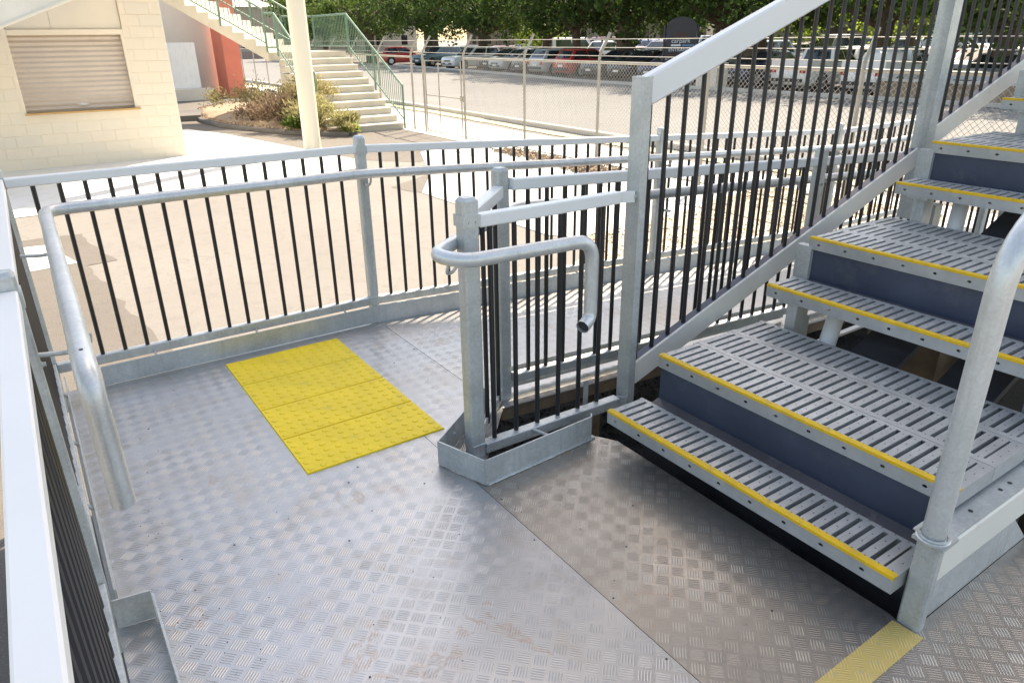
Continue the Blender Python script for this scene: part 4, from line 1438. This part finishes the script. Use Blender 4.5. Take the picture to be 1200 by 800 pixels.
def car_type(L, W, H, belt, hood, c0, c1, r0, r1, boot=None, tray=False):
    """meshes in local space, front towards -X, base at z=0"""
    w2 = W / 2
    ms = {}
    bt = boot or belt
    S = [(-L / 2, .76, .36, hood - .22), (-L / 2 + .10, .90, .26, hood - .08), (-L / 2 + .35, .96, .22, hood - .02), (c0 + .1, 1.0, .20, belt - .02),
         (0, 1.0, .20, belt), (c1 - .15, 1.0, .20, belt + .01), (L / 2 - .35, .97, .22, bt), (L / 2 - .08, .92, .27, bt - .05), (L / 2, .82, .36, bt - .18)]
    mb = MB()
    for (x, k, zb, zt) in S:
        w_ = w2 * k
        ring = [(-w_ * .86, zb), (-w_ * .98, zb + .10), (-w_, (zb + zt) * .52), (-w_ * .975, zt - .09), (-w_ * .90, zt), (0, zt + .02),
                (w_ * .90, zt), (w_ * .975, zt - .09), (w_, (zb + zt) * .52), (w_ * .98, zb + .10), (w_ * .86, zb)]
        mb.v += [(x, y, z) for y, z in ring]
    n = 11
    for i in range(len(S) - 1):
        for k in range(n): mb.f.append((i * n + k, (i + 1) * n + k, (i + 1) * n + (k + 1) % n, i * n + (k + 1) % n))
    mb.f.append(tuple(range(n))); mb.f.append(tuple((len(S) - 1) * n + k for k in range(n - 1, -1, -1)))
    # cabin
    zb = belt - .04
    wb_, wr = w2 * .90, w2 * .72
    b4 = [(c0, -wb_, zb), (c1, -wb_, zb), (c1, wb_, zb), (c0, wb_, zb)]
    t4 = [(r0, -wr, H - .05), (r1, -wr, H - .05), (r1, wr, H - .05), (r0, wr, H - .05)]
    t5 = [(r0 + .12, -wr * .86, H), (r1 - .10, -wr * .86, H), (r1 - .10, wr * .86, H), (r0 + .12, wr * .86, H)]
    o = len(mb.v)
    mb.v += b4 + t4 + t5
    for lv in (0, 4):
        for i in range(4):
            j = (i + 1) % 4
            mb.f.append((o + lv + i, o + lv + j, o + lv + 4 + j, o + lv + 4 + i))
    mb.f.append((o + 8, o + 9, o + 10, o + 11))
    if tray:
        mb.box(c1 + .05, L / 2 - .05, -w2 * .93, -w2 * .87, belt - .1, belt + .16)
        mb.box(c1 + .05, L / 2 - .05, w2 * .87, w2 * .93, belt - .1, belt + .16)
        mb.box(L / 2 - .10, L / 2 - .04, -w2 * .87, w2 * .87, belt - .1, belt + .16)
    ms['body'] = mb.mesh('body', M['paint'], True)
    sideL = [b4[1], b4[0], t4[0], t4[1]]
    sideL = [b4[0], b4[1], t4[1], t4[0]]
    sideR = [b4[2], b4[3], t4[3], t4[2]]
    fr_ = [b4[3], b4[0], t4[0], t4[3]]
    re_ = [b4[1], b4[2], t4[2], t4[1]]
    ms['windscreen'] = quad_panel(fr_, .06, .94, .10, .95, .008).mesh('windscreen', M['glass'])
    ms['rear_window'] = quad_panel(re_, .10, .90, .22, .92, .008).mesh('rear_window', M['glass'])
    ms['sw'] = [quad_panel(sideL, .08, .47, .14, .90, .008).mesh('side_window', M['glass']), quad_panel(sideL, .51, .92, .14, .90, .008).mesh('side_window', M['glass']),
                quad_panel(sideR, .08, .49, .14, .90, .008).mesh('side_window', M['glass']), quad_panel(sideR, .53, .92, .14, .90, .008).mesh('side_window', M['glass'])]
    ms['grille'] = MB().box(-L / 2 - .012, -L / 2 + .05, -w2 * .42, w2 * .42, hood - .36, hood - .25).box(-L / 2 - .02, -L / 2 + .05, -w2 * .6, w2 * .6, .36, .46).mesh('grille', M['trim'])
    ms['bumper'] = MB().box(L / 2 - .05, L / 2 + .03, -w2 * .78, w2 * .78, .36, .50).mesh('bumper', M['trim'])
    ms['head'] = [MB().hexa([(-L / 2 + .02, s_ * w2 * .46, hood - .38), (-L / 2 + .18, s_ * w2 * .88, hood - .38), (-L / 2 + .30, s_ * w2 * .90, hood - .36), (-L / 2 + .1, s_ * w2 * .46, hood - .36)],
                            [(-L / 2 - .01, s_ * w2 * .46, hood - .22), (-L / 2 + .14, s_ * w2 * .92, hood - .20), (-L / 2 + .30, s_ * w2 * .94, hood - .20), (-L / 2 + .1, s_ * w2 * .46, hood - .22)]).mesh('headlight', M['lamp']) for s_ in (-1, 1)]
    ms['tail'] = [MB().box(L / 2 - .12, L / 2 + .012, *sorted((s_ * w2 * .60, s_ * w2 * .86)), bt - .32, bt - .12).mesh('taillight', M['tail']) for s_ in (-1, 1)]
    ms['plate'] = [MB().box(L / 2 + .002, L / 2 + .035, -.19, .19, .54, .66).mesh('number_plate', M['plate']), MB().box(-L / 2 - .03, -L / 2, -.19, .19, .40, .51).mesh('number_plate', M['plate'])]
    ms['arch'] = MB().tube([(0, -w2 - .004, .33), (0, -w2 + .25, .33)], .375, 16).mesh('wheel_arch', M['trim'])
    ms['wheel'] = MB().tube([(0, -.10, 0), (0, -.085, 0), (0, .085, 0), (0, .10, 0)], [.27, .315, .315, .27], 18).mesh('wheel', M['tyre'], True)
    rimm = MB()
    for s_ in (-1,):
        rimm.tube([(0, s_ * .101, 0), (0, s_ * .104, 0)], .19, 14)
        for k in range(5):
            a = 2 * pi * k / 5
            rimm.beam((0, s_ * .106, 0), (.2 * cos(a), s_ * .106, .2 * sin(a)), .05, .012, up=(0, 1, 0))
    ms['rim'] = rimm.mesh('rim', M['rim'])
    ms['L'], ms['w2'] = L, w2
    ms['wx'] = (-L * .315, L * .295)
    return ms


CT = {
    'hatchback': car_type(3.95, 1.70, 1.47, .92, .86, -1.05, 1.90, -.15, 1.45),
    'sedan': car_type(4.65, 1.78, 1.43, .92, .86, -1.05, 1.60, -.15, .95, .95),
    'wagon': car_type(4.75, 1.80, 1.50, .94, .90, -1.05, 2.28, -.25, 1.95),
    'four wheel drive': car_type(4.60, 1.86, 1.80, 1.10, 1.04, -1.00, 2.22, -.35, 2.05),
    'van': car_type(4.9, 1.82, 2.05, 1.15, 1.02, -1.75, 2.40, -1.00, 2.30),
    'ute': car_type(5.0, 1.80, 1.62, 1.02, .98, -1.05, .75, -.30, .60, 1.02, True),
}
COL = {'red': (.55, .03, .025), 'white': (.80, .80, .78), 'silver': (.50, .52, .54), 'dark grey': (.06, .065, .07), 'black': (.015, .015, .018),
       'dark blue': (.02, .035, .11), 'blue': (.05, .12, .32), 'maroon': (.16, .02, .03), 'teal': (.04, .14, .17), 'pale blue': (.42, .52, .62), 'beige': (.55, .49, .38)}


def car(kind, cname, x, y, rz, label, plate_y=False, group='cars in the car park'):
    ms = CT[kind]
    t = thing('parked_car', label, 'car', (x, y, G + .006), group, rz)
    o = put('body', ms['body'], t); o.color = (*COL[cname], 1)
    for nme in ('windscreen', 'rear_window', 'grille', 'bumper'): put(nme, ms[nme], t)
    for m_ in ms['sw']: put('side_window', m_, t)
    for m_ in ms['head']: put('headlight', m_, t)
    for m_ in ms['tail']: put('taillight', m_, t)
    for m_ in ms['plate']: put('number_plate', m_, t)
    for wx in ms['wx']:
        for s_ in (-1, 1):
            a = put('wheel_arch', ms['arch'], t, (wx, 0, 0), 0 if s_ < 0 else pi)
            wl = put('wheel', ms['wheel'], t, (wx, s_ * (ms['w2'] - .085), .315))
            put('rim', ms['rim'], wl, (0, 0, 0), 0 if s_ < 0 else pi)
    return t


ORD = ['first', 'second', 'third', 'fourth', 'fifth', 'sixth', 'seventh', 'eighth', 'ninth', 'tenth', 'eleventh', 'twelfth', 'thirteenth', 'fourteenth', 'fifteenth', 'sixteenth', 'seventeenth', 'eighteenth']
rnd = random.Random(17)
row1 = [('hatchback', 'red', 30.6, 62.0, 2.75), ('wagon', 'teal', 31.2, 56.8, .25), ('wagon', 'white', 29.6, 48.6, .12), ('sedan', 'dark grey', 30.8, 45.4, .1),
        ('sedan', 'silver', 29.6, 42.2, .05), ('hatchback', 'dark grey', 29.2, 39.4, 0), ('hatchback', 'silver', 28.6, 36.7, pi), ('hatchback', 'red', 28.6, 34.2, pi),
        ('sedan', 'dark grey', 28.9, 31.7, 0), ('sedan', 'black', 28.9, 29.5, 0), ('hatchback', 'dark blue', 28.5, 27.2, 0), ('sedan', 'black', 28.8, 24.6, 0),
        ('sedan', 'dark blue', 28.9, 22.2, 0), ('ute', 'white', 28.4, 18.7, pi), ('ute', 'white', 28.2, 15.5, pi), ('sedan', 'silver', 29.5, 12.6, 0), ('sedan', 'white', 29.3, 10.2, pi)]
for i, (kd, c_, x, y, rz) in enumerate(row1):
    car(kd, c_, x, y, rz, f'{c_} {kd} nearest the road, {ORD[i]} from the left in the front row')
kinds = ['sedan', 'hatchback', 'wagon', 'four wheel drive', 'sedan', 'van', 'hatchback', 'ute']
cols = ['white', 'silver', 'dark grey', 'white', 'red', 'pale blue', 'white', 'black', 'blue', 'beige', 'maroon', 'white']
row2 = [('sedan', 'dark grey', 66), ('wagon', 'black', 60), ('hatchback', 'maroon', 55), ('sedan', 'black', 50.5), ('van', 'white', 47.0), ('four wheel drive', 'white', 43.4), ('sedan', 'maroon', 40.2),
        ('four wheel drive', 'black', 37.3), ('wagon', 'beige', 34.3), ('sedan', 'white', 31.4), ('four wheel drive', 'pale blue', 28.2), ('sedan', 'maroon', 25.2), ('wagon', 'white', 22.4), ('hatchback', 'white', 19.6), ('sedan', 'pale blue', 16.9), ('wagon', 'white', 14.2)]
for i, (kd, c_, y) in enumerate(row2):
    car(kd, c_, 37.6 + rnd.uniform(-.3, .3), y, rnd.choice((0, pi)) + rnd.uniform(-.05, .05), f'{c_} {kd} parked {ORD[i]} from the left in the second row')
row3 = [(kinds[(i * 3 + 1) % 8], cols[(i * 5 + 2) % 12], 66 - i * 2.95) for i in range(16)]
for i, (kd, c_, y) in enumerate(row3):
    car(kd, c_, 47.5 + rnd.uniform(-.3, .3), y, rnd.choice((0, pi)), f'{c_} {kd} parked {ORD[i]} from the left in the third row')
row4 = [(kinds[(i * 5 + 2) % 8], cols[(i * 7 + 4) % 12], 74 - i * 3.1) for i in range(16)]
for i, (kd, c_, y) in enumerate(row4):
    car(kd, c_, 58.5 + rnd.uniform(-.3, .3), y, rnd.choice((0, pi)), f'{c_} {kd} parked {ORD[i]} from the left in the farthest row')
tp_ = thing('tarpaulin_load', 'bulging white tarpaulin load on the tray of a white ute', 'load', (27.0, 15.5, G + .95))
mb = MB()
for (r, z) in ((.55, 0), (.72, .22), (.62, .5), (.3, .66), (.05, .70)):
    mb.v += [(27.0 + r * cos(2 * pi * k / 12) * 1.1 * (1 + .1 * sin(3 * k)), 15.5 + r * sin(2 * pi * k / 12) * (1 + .08 * cos(5 * k)), G + .95 + z) for k in range(12)]
for q in range(4):
    for k in range(12): mb.f.append((q * 12 + k, q * 12 + (k + 1) % 12, (q + 1) * 12 + (k + 1) % 12, (q + 1) * 12 + k))
part('sheet', mb, M['canvas'], tp_, True)

# ------------------------------------------------------------------ trees
def crown_mesh(name, rx, rz, zc, nclump, per, leaf, mat, seed, zmin):
    rnd = random.Random(seed)
    mb = MB()
    for c in range(nclump):
        while True:
            p = Vector((rnd.uniform(-1, 1), rnd.uniform(-1, 1), rnd.uniform(-1, 1)))
            if .35 < p.length < 1: break
        cxp, cyp, czp = p.x * rx, p.y * rx, zc + p.z * rz
        droop = rnd.uniform(0, .9) if czp < zc - rz * .35 else 0
        czp = max(czp - droop, zmin + rnd.uniform(0, 1.7) * (1 if rnd.random() < .75 else .3))
        cr = rnd.uniform(.55, 1.15)
        for k in range(per):
            q = Vector((rnd.gauss(0, .5), rnd.gauss(0, .5), rnd.gauss(0, .42))) * cr
            pos = Vector((cxp, cyp, czp)) + q
            if pos.z < zmin - .7: continue
            a = Vector((rnd.gauss(0, 1), rnd.gauss(0, 1), rnd.gauss(-.5, .7))).normalized()
            b = a.cross(Vector((rnd.gauss(0, 1), rnd.gauss(0, 1), rnd.gauss(0, 1)))).normalized()
            l = leaf * rnd.uniform(.6, 1.4)
            mb.add([pos - a * l * .5, pos + b * l * .26, pos + a * l * .5, pos - b * l * .26], [(0, 1, 2, 3)])
    return mb.mesh(name, mat)


def trunk_mesh(seed, r, h, spread):
    rnd = random.Random(seed)
    mb = MB()
    mb.tube([(0, 0, -.05), (.0, 0, .15), (rnd.uniform(-.05, .05), rnd.uniform(-.05, .05), 1.2), (rnd.uniform(-.1, .1), rnd.uniform(-.1, .1), h * .55)], [r * 1.5, r * 1.1, r * .9, r * .75], 12)
    for k in range(7):
        a = 2 * pi * k / 7 + rnd.uniform(-.3, .3)
        z0 = rnd.uniform(.30, .55) * h
        L = spread * rnd.uniform(.5, .9)
        mb.tube([(0, 0, z0), (cos(a) * L * .3, sin(a) * L * .3, z0 + .5), (cos(a) * L * .7, sin(a) * L * .7, z0 + 1.3 + rnd.uniform(-.2, .5)), (cos(a) * L, sin(a) * L, z0 + 1.7 + rnd.uniform(-.3, .8))],
                [r * .5, r * .38, r * .22, r * .07], 7)
    return mb.mesh('trunk', M['bark'], True)


cr_d = [crown_mesh('crown', 5.2, 3.0, 4.9, 105, 120, .27, M['leaf'], 41 + k, (2.1, 3.3, 2.7)[k]) for k in range(3)]
cr_m = [crown_mesh('crown', 5.0, 3.0, 4.8, 105, 120, .27, M['leaf2'], 51 + k, (1.9, 2.6)[k]) for k in range(2)]
cr_b = [crown_mesh('crown', 4.2, 2.9, 4.4, 80, 80, .26, M['leaf3'], 61 + k, 1.6) for k in range(2)]
tk = [trunk_mesh(71, .30, 6.5, 4.6), trunk_mesh(72, .42, 6.5, 4.8), trunk_mesh(73, .62, 6.8, 5.0)]


def tree(x, y, crown, trunk, label, s_=1.0, rz=0):
    t = thing('tree', label, 'tree', (x, y, G), 'trees round the car park', rz)
    t.scale = (s_, s_, s_)
    put('trunk', trunk, t)
    put('crown', crown, t)


tr = [(33.5, 84, 0, 0, 'leafy green tree far left above the red car'), (32.5, 69.5, 1, 1, 'leafy tree just right of the concrete stair railing'), (33.0, 58.5, 2, 1, 'dark leafy tree above the white wagon'),
      (32.8, 49.5, 0, 1, 'dark leafy tree above the silver sedan'), (33.2, 42.0, 1, 0, 'dark leafy tree left of the thin trunk'), (31.3, 36.4, 2, 0, 'dark tree with the thin straight trunk in front of a white car'),
      (31.2, 32.0, 0, 2, 'dark tree with the broad trunk left of the dark sign'), (32.6, 26.4, 1, 1, 'dark leafy tree behind the dark sign'), (30.6, 22.8, 2, 2, 'dark tree with the ribbed trunk behind the sloping stair rail'),
      (32.0, 17.6, 1, 1, 'dark leafy tree seen between the stair balusters'), (31.2, 12.6, 0, 1, 'tree at the far right behind the tall post')]
for i, (x, y, c, k, lb) in enumerate(tr):
    tree(x - 1.7, y, (cr_d if i not in (0, 1, 4, 10) else cr_m)[c % (3 if i not in (0, 1, 4, 10) else 2)], tk[k], lb, 1.0 if i > 2 else 1.1, i * 1.3)
trb = [(42.5, 23.0, 0, 'bright yellow green tree behind the car park right of the sign'), (43, 14.5, 1, 'bright yellow green tree behind the tall stair post'), (41, 9.5, 0, 'bright green tree at the right edge'), (44.5, 34, 1, 'bright green tree low behind the dark sign')]
for i, (x, y, c, lb) in enumerate(trb): tree(x, y, cr_b[c], tk[0], lb, 1.0, i * 2.1)
far = [(66, 92), (68, 78), (67, 66), (69, 54), (66, 43), (68, 33), (66, 24), (60, 110), (52, 118), (42, 122)]
for i, (x, y) in enumerate(far): tree(x, y, cr_d[i % 3] if i % 2 else cr_m[i % 2], tk[1], f'distant tree behind the parked cars, {ORD[i]} of the far row', 1.5, i * .9)
tree(38.2, 51.5, cr_b[0], tk[0], 'small light green tree beside the white van', .55, .4)

# ------------------------------------------------------------------ far buildings
def far_building(x, y, wx, wy, h, mat, label, arch=False, nw=4):
    t = thing('far_building', label, 'building', (x, y, G))
    part('wall', MB().box(x, x + wx, y, y + wy, G, G + h), mat, t)
    rfm = MB().add([(x - .4, y - .4, G + h), (x + wx + .4, y - .4, G + h), (x + wx + .4, y + wy + .4, G + h), (x - .4, y + wy + .4, G + h), (x + wx / 2, y + 2, G + h + 2), (x + wx / 2, y + wy - 2, G + h + 2)],
                   [(0, 1, 4), (1, 2, 5, 4), (2, 3, 5), (3, 0, 4, 5), (3, 2, 1, 0)])
    part('roof', rfm, M['roof'], t)
    for k in range(nw):
        yc = y + wy * (k + .5) / nw
        xc = x + wx * (k + .5) / nw
        for (face, cpos) in (('x', yc), ('y', xc)):
            if arch:
                pr = [(-.7, 1.0), (.7, 1.0), (.7, 2.4)] + [(.7 * cos(q * pi / 8), 2.4 + .7 * sin(q * pi / 8)) for q in range(1, 8)] + [(-.7, 2.4)]
            else:
                pr = [(-.6, 1.1), (.6, 1.1), (.6, 2.7), (-.6, 2.7)]
            mb = MB()
            n_ = len(pr)
            if face == 'x': mb.add([(x - .03, cpos - u, G + v) for u, v in pr], [tuple(range(n_))])
            else: mb.add([(cpos + u, y - .03, G + v) for u, v in pr], [tuple(range(n_))])
            wv = part('window', mb, M['glass'], t)
            fm = MB()
            if face == 'x': fm.box(x - .06, x - .0, cpos - .85, cpos + .85, G + .85, G + .98)
            else: fm.box(cpos - .85, cpos + .85, y - .06, y, G + .85, G + .98)
            part('window_sill', fm, M['kerb'], wv)
    return t


far_building(74, 70, 16, 26, 7, M['far_wall'], 'long cream building with arched windows far behind the car park', True, 6)
far_building(74, 30, 14, 30, 6.5, M['far_wall'], 'low cream building far behind the right car park', False, 6)
far_building(36, 128, 30, 14, 8, M['far_wall'], 'pale building far behind the concrete stair', False, 6)
far_building(20, 100, 12, 12, 6, M['far_brick'], 'brick building far behind the stair landing', False, 4)
far_building(72, 100, 16, 20, 7, M['far_brick'], 'brick building at the far end of the car park', False, 4)
